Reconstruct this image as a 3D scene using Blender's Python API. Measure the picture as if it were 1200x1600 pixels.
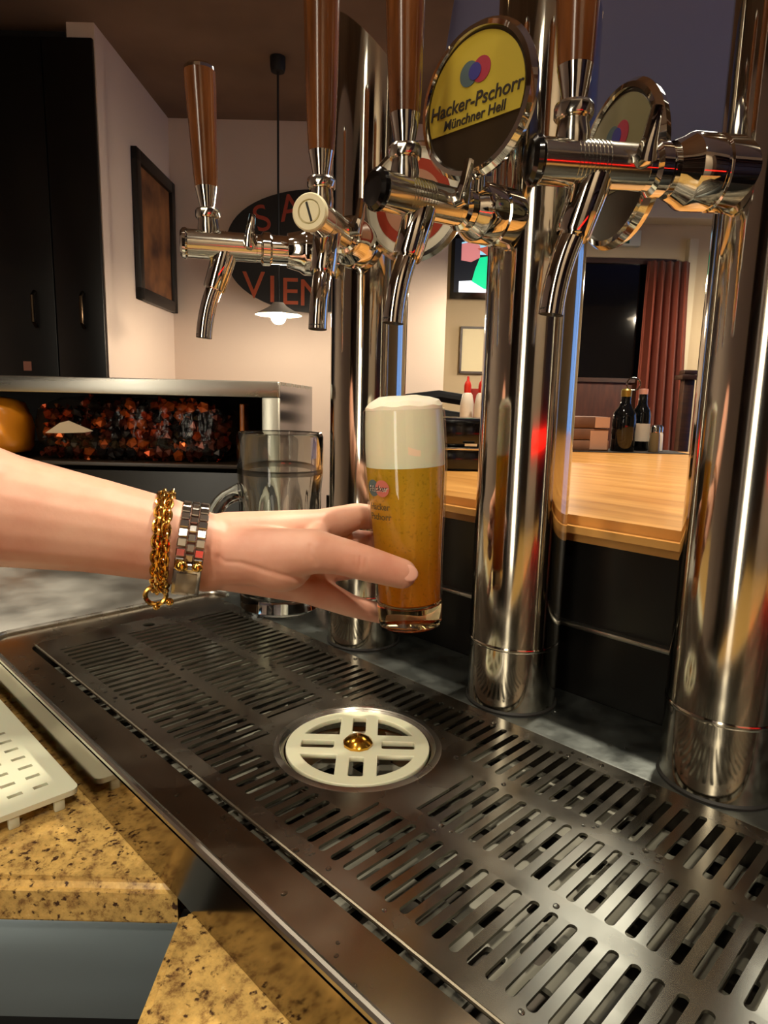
import bpy, bmesh, math, random
from mathutils import Vector, Matrix, Quaternion
random.seed(7)
PI = math.pi
scene = bpy.context.scene
C = scene.collection
for o in list(bpy.data.objects):
    bpy.data.objects.remove(o)

# ------------------------------------------------------------------ frames
# World: X runs along the drip tray, Y from bartender to guests, Z up, z = 0 tray top.
# The room stands at about 45 degrees to the tray: u to the right, w away from the camera.
FW = (-0.70898, 0.70523)
RU = (0.70523, 0.70898)
RA = math.atan2(0.70898, 0.70523)
def UW(u, w, z=0.0):
    return Vector((u*RU[0]+w*FW[0], u*RU[1]+w*FW[1], z))

# ------------------------------------------------------------------ camera
cam_d = bpy.data.cameras.new('camera'); cam = bpy.data.objects.new('camera', cam_d); C.objects.link(cam)
cx = Vector((0.70218157, 0.7116049, 0.02365421)); cy = Vector((-0.13548836, 0.10093138, 0.98562455)); cz = Vector((0.69898781, -0.69529226, 0.16728633))
M = Matrix((cx, cy, cz)).transposed().to_4x4(); M.translation = (0, 0, 0.245)
cam.matrix_world = M
cam_d.sensor_fit = 'VERTICAL'; cam_d.sensor_height = 36.0; cam_d.sensor_width = 27.0
cam_d.lens = 1044.19/1600*36.0
cam_d.clip_start = 0.01; cam_d.clip_end = 60
scene.camera = cam

# ------------------------------------------------------------------ world, exposure
wd = bpy.data.worlds.new('world'); scene.world = wd; wd.use_nodes = True
wd.node_tree.nodes['Background'].inputs[0].default_value = (0.05, 0.07, 0.12, 1)
wd.node_tree.nodes['Background'].inputs[1].default_value = 0.3
vs = scene.view_settings
vs.view_transform = 'Standard'; vs.look = 'None'; vs.exposure = -0.7; vs.gamma = 1.0; vs.use_curve_mapping = False
scene.cycles.use_denoising = True
scene.cycles.max_bounces = 10; scene.cycles.transparent_max_bounces = 16
scene.cycles.sample_clamp_indirect = 4.0
scene.cycles.caustics_reflective = False; scene.cycles.caustics_refractive = False

WARM = (1.0, 0.86, 0.66)
def lamp(name, kind, loc, power, color=WARM, size=0.05, rot=None, spread=None, shape=None, size_y=None, blend=None, cone=None):
    d = bpy.data.lights.new(name, kind); o = bpy.data.objects.new(name, d); C.objects.link(o)
    d.energy = power; d.color = color; o.location = loc
    if kind == 'POINT': d.shadow_soft_size = size
    if kind == 'SPOT':
        d.shadow_soft_size = size; d.spot_size = cone or 1.6; d.spot_blend = blend or 0.5
    if kind == 'AREA':
        d.shape = shape or 'DISK'; d.size = size
        if size_y: d.size_y = size_y
        if spread: d.spread = spread
    if rot: o.rotation_euler = rot
    return o
# unseen ceiling spots; rear pair added to brighten what the towers reflect (housings further down)
SPOTS = [(-0.42, 0.10, 4.4), (0.55, 0.95, 26), (-0.75, 0.95, 7), (0.35, -0.75, 10), (1.6, 2.6, 11), (-1.9, 1.7, 10), (-0.7, -0.75, 9)]

# ------------------------------------------------------------------ materials
def lin(c):
    return tuple(((x/255)/12.92 if x/255 <= 0.04045 else ((x/255+0.055)/1.055)**2.4) for x in c) + (1.0,)
MATS = {}
def mat(name, rgb, rough=0.5, metal=0.0, **k):
    if name in MATS: return MATS[name]
    m = bpy.data.materials.new(name); m.use_nodes = True
    b = m.node_tree.nodes['Principled BSDF']
    b.inputs['Base Color'].default_value = lin(rgb); b.inputs['Roughness'].default_value = rough; b.inputs['Metallic'].default_value = metal
    for kk, v in k.items():
        b.inputs[kk.replace('_', ' ')].default_value = v
    MATS[name] = m
    return m
def nodes(m): return m.node_tree.nodes, m.node_tree.links, m.node_tree.nodes['Principled BSDF']
def noise_color(m, c1, c2, scale=20, detail=4, lo=0.35, hi=0.65, stretch=None, kind='noise'):
    n, l, b = nodes(m)
    tc = n.new('ShaderNodeTexCoord'); mp = n.new('ShaderNodeMapping'); l.new(tc.outputs['Object'], mp.inputs[0])
    if stretch: mp.inputs['Scale'].default_value = stretch
    t = n.new('ShaderNodeTexNoise'); t.inputs['Scale'].default_value = scale; t.inputs['Detail'].default_value = detail
    l.new(mp.outputs[0], t.inputs['Vector'])
    r = n.new('ShaderNodeValToRGB'); r.color_ramp.elements[0].position = lo; r.color_ramp.elements[1].position = hi
    r.color_ramp.elements[0].color = lin(c1); r.color_ramp.elements[1].color = lin(c2)
    l.new(t.outputs['Fac'], r.inputs[0]); l.new(r.outputs[0], b.inputs['Base Color'])
    return mp, t, r
def noise_rough(m, r1, r2, scale=15, stretch=None):
    n, l, b = nodes(m)
    tc = n.new('ShaderNodeTexCoord'); mp = n.new('ShaderNodeMapping'); l.new(tc.outputs['Object'], mp.inputs[0])
    if stretch: mp.inputs['Scale'].default_value = stretch
    t = n.new('ShaderNodeTexNoise'); t.inputs['Scale'].default_value = scale; t.inputs['Detail'].default_value = 5
    l.new(mp.outputs[0], t.inputs['Vector'])
    mr = n.new('ShaderNodeMapRange'); mr.inputs['From Min'].default_value = 0.3; mr.inputs['From Max'].default_value = 0.7
    mr.inputs['To Min'].default_value = r1; mr.inputs['To Max'].default_value = r2
    l.new(t.outputs['Fac'], mr.inputs['Value']); l.new(mr.outputs[0], b.inputs['Roughness'])
def bump(m, scale=60, strength=0.2, dist=0.002, stretch=None):
    n, l, b = nodes(m)
    tc = n.new('ShaderNodeTexCoord'); mp = n.new('ShaderNodeMapping'); l.new(tc.outputs['Object'], mp.inputs[0])
    if stretch: mp.inputs['Scale'].default_value = stretch
    t = n.new('ShaderNodeTexNoise'); t.inputs['Scale'].default_value = scale; t.inputs['Detail'].default_value = 4
    l.new(mp.outputs[0], t.inputs['Vector'])
    bp = n.new('ShaderNodeBump'); bp.inputs['Strength'].default_value = strength; bp.inputs['Distance'].default_value = dist
    l.new(t.outputs['Fac'], bp.inputs['Height']); l.new(bp.outputs[0], b.inputs['Normal'])
def emit(name, rgb, strength):
    if name in MATS: return MATS[name]
    m = mat(name, rgb, 0.4)
    b = m.node_tree.nodes['Principled BSDF']
    b.inputs['Emission Color'].default_value = lin(rgb); b.inputs['Emission Strength'].default_value = strength
    return m
def thin_glass(name, rgb=(245, 250, 248), ior=1.45, rough=0.02, tint=1.0, bumpy=None):
    m = bpy.data.materials.new(name); m.use_nodes = True; n = m.node_tree.nodes; l = m.node_tree.links
    n.remove(n['Principled BSDF']); out = n['Material Output']
    tr = n.new('ShaderNodeBsdfTransparent'); tr.inputs[0].default_value = lin(rgb)
    gl = n.new('ShaderNodeBsdfGlossy'); gl.inputs['Roughness'].default_value = rough
    fr = n.new('ShaderNodeLayerWeight'); fr.inputs['Blend'].default_value = 0.5
    pw = n.new('ShaderNodeMath'); pw.operation = 'POWER'; pw.inputs[1].default_value = 4.0; l.new(fr.outputs['Facing'], pw.inputs[0])
    ma = n.new('ShaderNodeMath'); ma.operation = 'MULTIPLY_ADD'; ma.inputs[1].default_value = 0.55; ma.inputs[2].default_value = (ior-1)**2/(ior+1)**2*1.2; l.new(pw.outputs[0], ma.inputs[0])
    mx = n.new('ShaderNodeMixShader'); l.new(ma.outputs[0], mx.inputs[0]); l.new(tr.outputs[0], mx.inputs[1]); l.new(gl.outputs[0], mx.inputs[2])
    l.new(mx.outputs[0], out.inputs[0])
    if bumpy:
        t = n.new('ShaderNodeTexNoise'); t.inputs['Scale'].default_value = bumpy; t.inputs['Detail'].default_value = 3
        tc = n.new('ShaderNodeTexCoord'); l.new(tc.outputs['Object'], t.inputs['Vector'])
        bp = n.new('ShaderNodeBump'); bp.inputs['Strength'].default_value = 1.0; bp.inputs['Distance'].default_value = 0.005
        l.new(t.outputs['Fac'], bp.inputs['Height']); l.new(bp.outputs[0], fr.inputs['Normal']); l.new(bp.outputs[0], gl.inputs['Normal'])
    MATS[name] = m
    return m

chrome = mat('chrome', (214, 210, 202), 0.05, 1.0)
chrome_soft = mat('chrome_soft', (205, 202, 192), 0.14, 1.0)
steel_col = mat('polished_steel', (196, 190, 178), 0.07, 1.0); noise_rough(steel_col, 0.04, 0.13, 9, (1, 1, 0.15))
steel_tray = mat('tray_steel', (146, 134, 116), 0.24, 1.0); noise_rough(steel_tray, 0.20, 0.32, 14)
steel_grate = mat('grate_steel', (160, 157, 146), 0.24, 1.0); noise_rough(steel_grate, 0.18, 0.32, 22)
steel_mirror = mat('mirror_steel', (150, 140, 126), 0.08, 1.0); noise_rough(steel_mirror, 0.05, 0.15, 10)
steel_wet = mat('wet_ledge_steel', (108, 114, 112), 0.3, 1.0); noise_rough(steel_wet, 0.3, 0.5, 40); bump(steel_wet, 120, 0.25, 0.001)
steel_top = mat('worktop_steel', (190, 190, 184), 0.38, 1.0); noise_rough(steel_top, 0.28, 0.5, 12)
steel_brushed = mat('brushed_steel', (186, 184, 176), 0.28, 1.0); noise_rough(steel_brushed, 0.2, 0.36, 30, (0.1, 1, 1))
steel_blue = mat('cabinet_steel', (170, 188, 196), 0.45, 0.9); noise_rough(steel_blue, 0.35, 0.55, 20, (0.1, 1, 1))
black_gloss = mat('black_gloss', (10, 9, 8), 0.12)
black_matt = mat('black_matt', (9, 8, 8), 0.6)
black_panel = mat('black_panel', (13, 12, 11), 0.28)
rubber = mat('dark_rubber', (22, 22, 20), 0.6)
white_plastic = mat('white_plastic', (232, 226, 196), 0.35, 0.0, Subsurface_Weight=0.15)
cream_plastic = mat('cream_plastic', (226, 220, 184), 0.3)
mat_plastic = mat('mat_plastic', (214, 214, 190), 0.4, 0.0, Subsurface_Weight=0.1)
brass = mat('brass', (214, 160, 60), 0.18, 1.0)
gold = mat('gold', (226, 178, 88), 0.16, 1.0)
silver = mat('silver', (190, 188, 184), 0.16, 1.0)
wood_handle = mat('handle_wood', (120, 70, 28), 0.2, 0.0, Coat_Weight=0.6, Coat_Roughness=0.05)
noise_color(wood_handle, (62, 32, 12), (118, 70, 32), 18, 5, 0.3, 0.7, (6, 6, 0.7))
wood_bar = mat('bar_wood', (196, 130, 62), 0.3, 0.0, Coat_Weight=0.25, Coat_Roughness=0.12)
noise_color(wood_bar, (186, 126, 58), (230, 172, 96), 9, 6, 0.3, 0.7, (0.6, 6, 1))
wood_dark = mat('dark_wood', (52, 28, 16), 0.4)
noise_color(wood_dark, (40, 20, 12), (66, 36, 20), 10, 5, 0.3, 0.7, (1, 1, 8))
wood_panel = mat('panel_wood', (110, 58, 32), 0.45)
noise_color(wood_panel, (60, 28, 16), (84, 42, 24), 6, 5, 0.3, 0.7, (6, 1, 1))
wall_paint = mat('wall_paint', (224, 204, 188), 0.85); bump(wall_paint, 90, 0.12, 0.003)
wall_cream = mat('wall_cream', (206, 186, 152), 0.85)
ceil_paint = mat('ceiling_paint', (128, 104, 84), 0.9); noise_color(ceil_paint, (118, 96, 78), (136, 112, 92), 2, 3)
ceil_blue_lit = mat('ceiling_bluish_light', (132, 142, 182), 0.9)  # bluish light on the right-hand ceiling, put into its colour
floor_m = mat('floor_tiles', (70, 52, 40), 0.4)
curtain_m = mat('curtain_cloth', (112, 42, 18), 0.8, 0.0, Sheen_Weight=0.2)
skin = mat('skin', (226, 172, 146), 0.48, 0.0, Subsurface_Weight=0.12, Subsurface_Scale=0.01)
skin.node_tree.nodes['Principled BSDF'].inputs['Subsurface Radius'].default_value = (1.0, 0.35, 0.2)
noise_color(skin, (204, 138, 114), (226, 178, 154), 17, 5, 0.3, 0.65); bump(skin, 260, 0.18, 0.0006)
nail_m = mat('nail', (226, 172, 152), 0.3)
granite = mat('granite', (190, 146, 92), 0.16)
def build_granite():
    n, l, b = nodes(granite)
    tc = n.new('ShaderNodeTexCoord')
    v = n.new('ShaderNodeTexNoise'); v.inputs['Scale'].default_value = 110; v.inputs['Detail'].default_value = 7; v.inputs['Roughness'].default_value = 0.72; l.new(tc.outputs['Object'], v.inputs['Vector'])
    r = n.new('ShaderNodeValToRGB'); cr = r.color_ramp
    cr.elements[0].position = 0.30; cr.elements[0].color = lin((78, 54, 36)); cr.elements[1].position = 0.72; cr.elements[1].color = lin((216, 188, 126))
    for p, c in ((0.40, (144, 112, 66)), (0.5, (186, 154, 90)), (0.6, (202, 164, 94))):
        e = cr.elements.new(p); e.color = lin(c)
    l.new(v.outputs['Fac'], r.inputs[0])
    t = n.new('ShaderNodeTexNoise'); t.inputs['Scale'].default_value = 240; t.inputs['Detail'].default_value = 4; l.new(tc.outputs['Object'], t.inputs['Vector'])
    r2 = n.new('ShaderNodeValToRGB'); r2.color_ramp.elements[0].position = 0.33; r2.color_ramp.elements[1].position = 0.42
    r2.color_ramp.elements[0].color = (1, 1, 1, 1); r2.color_ramp.elements[1].color = (0, 0, 0, 1); l.new(t.outputs['Fac'], r2.inputs[0])
    mx = n.new('ShaderNodeMixRGB'); l.new(r2.outputs[0], mx.inputs[0]); l.new(r.outputs[0], mx.inputs[1]); mx.inputs[2].default_value = lin((66, 46, 34))
    t3 = n.new('ShaderNodeTexNoise'); t3.inputs['Scale'].default_value = 70; t3.inputs['Detail'].default_value = 2; l.new(tc.outputs['Object'], t3.inputs['Vector'])
    mx3 = n.new('ShaderNodeMixRGB'); mx3.blend_type = 'OVERLAY'; mx3.inputs[0].default_value = 0.35
    l.new(mx.outputs[0], mx3.inputs[1]); l.new(t3.outputs['Fac'], mx3.inputs[2]); l.new(mx3.outputs[0], b.inputs['Base Color'])
build_granite()
glass_thin = thin_glass('clear_thin_glass', (252, 253, 250), 1.35, 0.02)
glass_mug = mat('mug_glass', (240, 242, 238), 0.02, 0.0, Transmission_Weight=1.0, IOR=1.45)
glass_foot = mat('glass_foot', (255, 232, 176), 0.02, 0.0, Transmission_Weight=1.0, IOR=1.45)
film = thin_glass('clear_film', (240, 236, 230), 1.22, 0.12, bumpy=24)
foam_m = mat('beer_foam', (252, 246, 224), 0.7, 0.0, Subsurface_Weight=0.3, Subsurface_Scale=0.01); bump(foam_m, 700, 0.25, 0.0005)
def build_beer():
    m = bpy.data.materials.new('beer'); m.use_nodes = True; n = m.node_tree.nodes; l = m.node_tree.links; n.remove(n['Principled BSDF'])
    out = n['Material Output']
    g = n.new('ShaderNodeBsdfRefraction'); g.inputs['Color'].default_value = lin((250, 186, 70)); g.inputs['IOR'].default_value = 1.33; g.inputs['Roughness'].default_value = 0.05
    tl = n.new('ShaderNodeBsdfTranslucent'); df = n.new('ShaderNodeBsdfDiffuse')
    tc = n.new('ShaderNodeTexCoord'); sp = n.new('ShaderNodeSeparateXYZ'); l.new(tc.outputs['Object'], sp.inputs[0])
    mr = n.new('ShaderNodeMapRange'); mr.inputs['From Min'].default_value = 0.02; mr.inputs['From Max'].default_value = 0.10
    l.new(sp.outputs['Z'], mr.inputs['Value'])
    r = n.new('ShaderNodeValToRGB'); r.color_ramp.elements[0].color = lin((255, 160, 30)); r.color_ramp.elements[1].color = lin((252, 214, 70)); l.new(mr.outputs[0], r.inputs[0])
    tn = n.new('ShaderNodeTexNoise'); tn.inputs['Scale'].default_value = 420; tn.inputs['Detail'].default_value = 2; l.new(tc.outputs['Object'], tn.inputs['Vector'])
    rn = n.new('ShaderNodeValToRGB'); rn.color_ramp.elements[0].position = 0.30; rn.color_ramp.elements[0].color = (0.45, 0.45, 0.42, 1); rn.color_ramp.elements[1].position = 0.42; rn.color_ramp.elements[1].color = (1, 1, 1, 1); l.new(tn.outputs['Fac'], rn.inputs[0])
    mu = n.new('ShaderNodeMixRGB'); mu.blend_type = 'MULTIPLY'; mu.inputs[0].default_value = 0.45; l.new(r.outputs[0], mu.inputs[1]); l.new(rn.outputs[0], mu.inputs[2])
    l.new(mu.outputs[0], tl.inputs[0]); l.new(mu.outputs[0], df.inputs[0])
    a = n.new('ShaderNodeMixShader'); a.inputs[0].default_value = 0.5; l.new(tl.outputs[0], a.inputs[1]); l.new(df.outputs[0], a.inputs[2])
    b = n.new('ShaderNodeMixShader'); b.inputs[0].default_value = 0.78; l.new(g.outputs[0], b.inputs[1]); l.new(a.outputs[0], b.inputs[2])
    l.new(b.outputs[0], out.inputs[0]); MATS['beer'] = m
    return m
beer_m = build_beer()

# ------------------------------------------------------------------ mesh helpers
def BM(): return bmesh.new()
def box(bm, x0, x1, y0, y1, z0, z1, bev=0.0, seg=2, mtx=None):
    vs_ = [bm.verts.new(p) for p in ((x0,y0,z0),(x1,y0,z0),(x1,y1,z0),(x0,y1,z0),(x0,y0,z1),(x1,y0,z1),(x1,y1,z1),(x0,y1,z1))]
    fs = [bm.faces.new([vs_[i] for i in f]) for f in ((3,2,1,0),(4,5,6,7),(0,1,5,4),(1,2,6,5),(2,3,7,6),(3,0,4,7))]
    geo = vs_
    if bev > 0:
        es = list({e for f in fs for e in f.edges})
        r = bmesh.ops.bevel(bm, geom=es, offset=bev, segments=seg, affect='EDGES', profile=0.5)
        geo = list({v for f in r['faces'] for v in f.verts} | {v for v in vs_ if v.is_valid})
        allv = set()
        st = [v for v in geo if v.is_valid]
        while st:
            v = st.pop()
            if v in allv: continue
            allv.add(v)
            st += [e.other_vert(v) for e in v.link_edges]
        geo = list(allv)
    if mtx: bmesh.ops.transform(bm, matrix=mtx, verts=geo)
    return geo
def lathe(bm, prof, seg=32, mtx=None, cap=True):
    rings = []
    for r, z in prof:
        if r < 1e-6: rings.append([bm.verts.new((0, 0, z))])
        else: rings.append([bm.verts.new((r*math.cos(2*PI*i/seg), r*math.sin(2*PI*i/seg), z)) for i in range(seg)])
    for a, b in zip(rings, rings[1:]):
        for i in range(seg):
            j = (i+1) % seg
            if len(a) == 1 and len(b) == 1: continue
            if len(a) == 1: bm.faces.new((a[0], b[j], b[i]))
            elif len(b) == 1: bm.faces.new((a[i], a[j], b[0]))
            else: bm.faces.new((a[i], a[j], b[j], b[i]))
    if cap:
        if len(rings[0]) > 1: bm.faces.new(list(reversed(rings[0])))
        if len(rings[-1]) > 1: bm.faces.new(rings[-1])
    vv = [v for r in rings for v in r]
    if mtx: bmesh.ops.transform(bm, matrix=mtx, verts=vv)
    return vv
def tube(bm, pts, rad, seg=14, cap=True):
    pts = [Vector(p) for p in pts]
    if not hasattr(rad, '__len__'): rad = [rad]*len(pts)
    rings = []; up = None
    for i, p in enumerate(pts):
        t = (pts[min(i+1, len(pts)-1)] - pts[max(i-1, 0)]).normalized()
        if up is None:
            up = t.orthogonal().normalized()
        up = (up - t*up.dot(t)).normalized(); s = t.cross(up)
        rings.append([bm.verts.new(p + rad[i]*(math.cos(2*PI*k/seg)*up + math.sin(2*PI*k/seg)*s)) for k in range(seg)])
    for a, b in zip(rings, rings[1:]):
        for k in range(seg):
            j = (k+1) % seg; bm.faces.new((a[k], a[j], b[j], b[k]))
    if cap:
        bm.faces.new(list(reversed(rings[0]))); bm.faces.new(rings[-1])
    return [v for r in rings for v in r]
def loop_tube(bm, pts, rad, seg=8):
    pts = [Vector(p) for p in pts]; n = len(pts); rings = []
    c = sum(pts, Vector())/n
    for i, p in enumerate(pts):
        t = (pts[(i+1) % n]-pts[i-1]).normalized(); up = (p-c); up = (up-t*up.dot(t)).normalized(); s = t.cross(up)
        rings.append([bm.verts.new(p + rad*(math.cos(2*PI*k/seg)*up + math.sin(2*PI*k/seg)*s)) for k in range(seg)])
    for i in range(n):
        a, b = rings[i], rings[(i+1) % n]
        for k in range(seg):
            j = (k+1) % seg; bm.faces.new((a[k], a[j], b[j], b[k]))
def ball(bm, c, r, scale=(1,1,1), rot=None, u=20, v=12):
    m = Matrix.Translation(Vector(c)) @ (rot.to_matrix().to_4x4() if rot else Matrix()) @ Matrix.Diagonal((r*scale[0], r*scale[1], r*scale[2], 1))
    bmesh.ops.create_uvsphere(bm, u_segments=u, v_segments=v, radius=1.0, matrix=m)
def capsule(bm, a, b, ra, rb):
    a = Vector(a); b = Vector(b)
    ball(bm, a, ra); ball(bm, b, rb)
    tube(bm, [a, a.lerp(b, 0.5), b], [ra, (ra+rb)/2, rb], 20)
def prism(bm, poly, z0, z1):
    b = [bm.verts.new((x, y, z0)) for x, y in poly]; t = [bm.verts.new((x, y, z1)) for x, y in poly]
    n = len(poly); bm.faces.new(list(reversed(b))); bm.faces.new(t)
    for i in range(n):
        j = (i+1) % n; bm.faces.new((b[i], b[j], t[j], t[i]))
    return b + t
AX = {'x': Matrix.Rotation(PI/2, 4, 'Y')}      # lathe axis z -> x
def mesh_of(name, bm, smooth=True, angle=0.6):
    bmesh.ops.recalc_face_normals(bm, faces=bm.faces[:])
    if smooth:
        for f in bm.faces: f.smooth = True
        for e in bm.edges:
            if len(e.link_faces) == 2 and e.calc_face_angle(0) > angle: e.smooth = False
    me = bpy.data.meshes.new(name); bm.to_mesh(me); bm.free()
    return me
def link(name, me, m=None, parent=None, loc=(0,0,0), rot=(0,0,0)):
    if m is not None and not me.materials: me.materials.append(m)
    o = bpy.data.objects.new(name, me); C.objects.link(o)
    o.location = loc; o.rotation_euler = rot
    if parent: o.parent = parent
    return o
def obj(name, bm, m, parent=None, loc=(0,0,0), rot=(0,0,0), smooth=True, angle=0.6):
    return link(name, mesh_of(name, bm, smooth, angle), m, parent, loc, rot)
def tag(o, label, cat, group=None):
    o['label'] = label; o['category'] = cat
    if group: o['group'] = group
    return o
def thing(name, label, cat, loc=(0,0,0), rot=(0,0,0), group=None):
    o = bpy.data.objects.new(name, None); C.objects.link(o); o.empty_display_size = 0.05
    o.location = loc; o.rotation_euler = rot
    return tag(o, label, cat, group)
def struct(o): o['kind'] = 'structure'; return o
def curve_plate(loops, thick, bev=0.0):
    """flat plate with holes; loops[0] outer outline, others holes; top at z=thick"""
    cu = bpy.data.curves.new('plate', 'CURVE'); cu.dimensions = '2D'; cu.fill_mode = 'BOTH'; cu.extrude = thick/2 - bev; cu.bevel_depth = bev; cu.bevel_resolution = 1
    for lp in loops:
        s = cu.splines.new('POLY'); s.points.add(len(lp)-1)
        for p, (x, y) in zip(s.points, lp): p.co = (x, y, 0, 1)
        s.use_cyclic_u = True
    o = bpy.data.objects.new('plate', cu); C.objects.link(o)
    bpy.context.view_layer.update()
    me = bpy.data.meshes.new_from_object(o.evaluated_get(bpy.context.evaluated_depsgraph_get()))
    bpy.data.objects.remove(o); bpy.data.curves.remove(cu)
    for v in me.vertices: v.co.z += thick/2
    return me
def rrect(x0, x1, y0, y1, r, n=6):
    out = []
    for cx_, cy_, a0 in ((x1-r, y1-r, 0), (x0+r, y1-r, PI/2), (x0+r, y0+r, PI), (x1-r, y0+r, 1.5*PI)):
        for i in range(n+1):
            a = a0 + PI/2*i/n; out.append((cx_+r*math.cos(a), cy_+r*math.sin(a)))
    return out
def circ(x, y, r, n=48): return [(x+r*math.cos(2*PI*i/n), y+r*math.sin(2*PI*i/n)) for i in range(n)]
def text_mesh(s, size, extrude=0.0004, shear=0.0, align='CENTER', bold=0.0):
    cu = bpy.data.curves.new('text', 'FONT'); cu.body = s; cu.size = size; cu.extrude = extrude; cu.align_x = align; cu.align_y = 'CENTER'; cu.shear = shear; cu.offset = bold
    o = bpy.data.objects.new('text', cu); C.objects.link(o); bpy.context.view_layer.update()
    me = bpy.data.meshes.new_from_object(o.evaluated_get(bpy.context.evaluated_depsgraph_get()))
    bpy.data.objects.remove(o); bpy.data.curves.remove(cu)
    return me

# ================================================================== ROOM
FLOOR = -0.98; CEIL = 1.745
def room_box(name, u0, u1, w0, w1, z0, z1, m, parent=None, bev=0.0):
    bm = BM(); box(bm, u0, u1, w0, w1, z0, z1, bev)
    return obj(name, bm, m, parent, rot=(0, 0, 0) if parent else (0, 0, RA), smooth=bev > 0)
struct(room_box('floor', -3.2, 4.2, -2.4, 5.4, FLOOR-0.1, FLOOR, floor_m))
struct(room_box('ceiling', -3.2, 0.22, -2.4, 4.3, CEIL, CEIL+0.2, ceil_paint))
struct(room_box('ceiling', 0.22, 4.2, -2.4, 5.4, CEIL+0.05, CEIL+0.2, ceil_blue_lit))
struct(room_box('wall_left', -1.36, -1.245, 3.05, 4.12, FLOOR, CEIL, wall_paint))
struct(room_box('wall_back', -1.36, 0.33, 4.0, 4.12, FLOOR, CEIL, wall_paint))
struct(room_box('wall_side', 0.21, 0.33, 4.12, 5.1, FLOOR, CEIL+0.05, wall_cream))
wf = struct(room_box('wall_far', 0.21, 4.2, 5.0, 5.2, FLOOR, CEIL+0.05, wall_cream))
struct(room_box('wall_right', 4.0, 4.2, -2.4, 5.2, FLOOR, CEIL+0.05, wall_cream))
struct(room_box('wall_rear', -3.2, 4.2, -1.5, -1.3, FLOOR, CEIL+0.05, mat('rear_paint', (226, 214, 192), 0.8)))
struct(room_box('wall_outer', -3.2, -3.0, -2.4, 3.2, FLOOR, CEIL, wall_paint))
struct(room_box('wall_alcove', -3.2, -1.3, 3.62, 3.72, FLOOR, CEIL, wall_paint))
struct(room_box('trim_1', 0.33, 4.0, 4.82, 5.0, 1.50, 1.64, mat('cornice_paint', (226, 214, 186), 0.7), bev=0.01))
# recessed ceiling spots
for k, (u, w, p) in enumerate(SPOTS):
    zc = CEIL if u < 0.22 else CEIL+0.05
    t = thing('ceiling_spot', ['round recessed ceiling spot over the drip tray', 'round recessed ceiling spot above the wooden bar top', 'round recessed ceiling spot above the steel shelf',
              'unseen round ceiling spot added to brighten the rear wall at right', 'round recessed ceiling spot near the curtain', 'round recessed ceiling spot in front of the tall black cabinet', 'unseen round ceiling spot added to brighten the rear wall at left'][k], 'ceiling light', UW(u, w, zc), (0, 0, RA))
    bm = BM(); lathe(bm, [(0.045, -0.002), (0.05, -0.008), (0.062, -0.006), (0.065, 0.0), (0.045, 0.0)], 32, cap=False); obj('trim_ring', bm, chrome_soft, t)
    bm = BM(); lathe(bm, [(0.0, -0.001), (0.046, -0.001), (0.046, 0.004), (0.0, 0.004)], 32, cap=False); obj('lens', bm, emit('spot_lens', (255, 214, 150), 6), t)
    lamp('spot_light', 'SPOT', UW(u, w, zc-0.03), p*10, WARM, 0.04, cone=2.0, blend=0.7)

# unseen ceiling light panel, added for the bright reflection in the grate
t = thing('added_light_panel', 'unseen square light panel added above the guest side for the grate reflection', 'ceiling light', UW(1.12, 2.12, CEIL+0.05), (0, 0, RA))
bm = BM(); box(bm, -0.42, 0.42, -0.42, 0.42, -0.03, 0.0, 0.004); obj('frame', bm, steel_brushed, t)
bm = BM(); box(bm, -0.39, 0.39, -0.39, 0.39, -0.034, -0.03); obj('diffuser', bm, emit('panel_diffuser', (250, 248, 232), 8), t, smooth=False)

# unseen tall glowing panel, added to put the pale stripe on the towers
t = thing('added_glow_panel', 'unseen tall glowing panel added for the pale stripe on the towers', 'added light', UW(-0.85, -1.26, -0.4), (0, 0, RA))
bm = BM(); box(bm, -0.15, 0.15, -0.04, 0.0, 0, 1.9, 0.008); obj('backplate', bm, steel_brushed, t)
bm = BM(); box(bm, -0.13, 0.13, 0.0, 0.03, 0.04, 1.86, 0.012); obj('diffuser', bm, emit('stripe_glow', (255, 244, 222), 11), t)
# unseen dark units added along the rear wall for dark stripes on the towers
for u0, u1, lb in ((-2.3, -1.15, 'unseen dark unit added left of the glowing panel for dark tower stripes'), (-0.55, 0.05, 'unseen narrow dark unit added right of the glowing panel for dark tower stripes'), (0.75, 2.1, 'unseen wide dark unit added behind the neon tube for dark tower stripes')):
    t = thing('added_dark_unit', lb, 'cabinet', UW(u0, -1.3, FLOOR), (0, 0, RA))
    wdt = u1-u0
    bm = BM(); box(bm, 0, wdt, 0.0, 0.04, 0, 2.2); box(bm, 0, 0.03, 0.04, 0.34, 0, 2.2); box(bm, wdt-0.03, wdt, 0.04, 0.34, 0, 2.2); obj('carcass', bm, wood_dark, t, smooth=False)
    for z in (0.0, 0.9, 1.25, 1.6, 1.95, 2.17):
        bm = BM(); box(bm, 0.03, wdt-0.03, 0.04, 0.33, z, z+0.03); obj('shelf', bm, wood_dark, t, smooth=False)
    for k in range(2):
        bm = BM(); box(bm, 0.005+k*wdt/2, (k+1)*wdt/2-0.005, 0.34, 0.36, 0.05, 0.9, 0.004); d = obj('door', bm, black_panel, t)
        bm = BM(); ball(bm, (wdt/2+(-0.05 if k == 0 else 0.05), 0.372, 0.6), 0.014); obj('knob', bm, brass, d)
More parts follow.
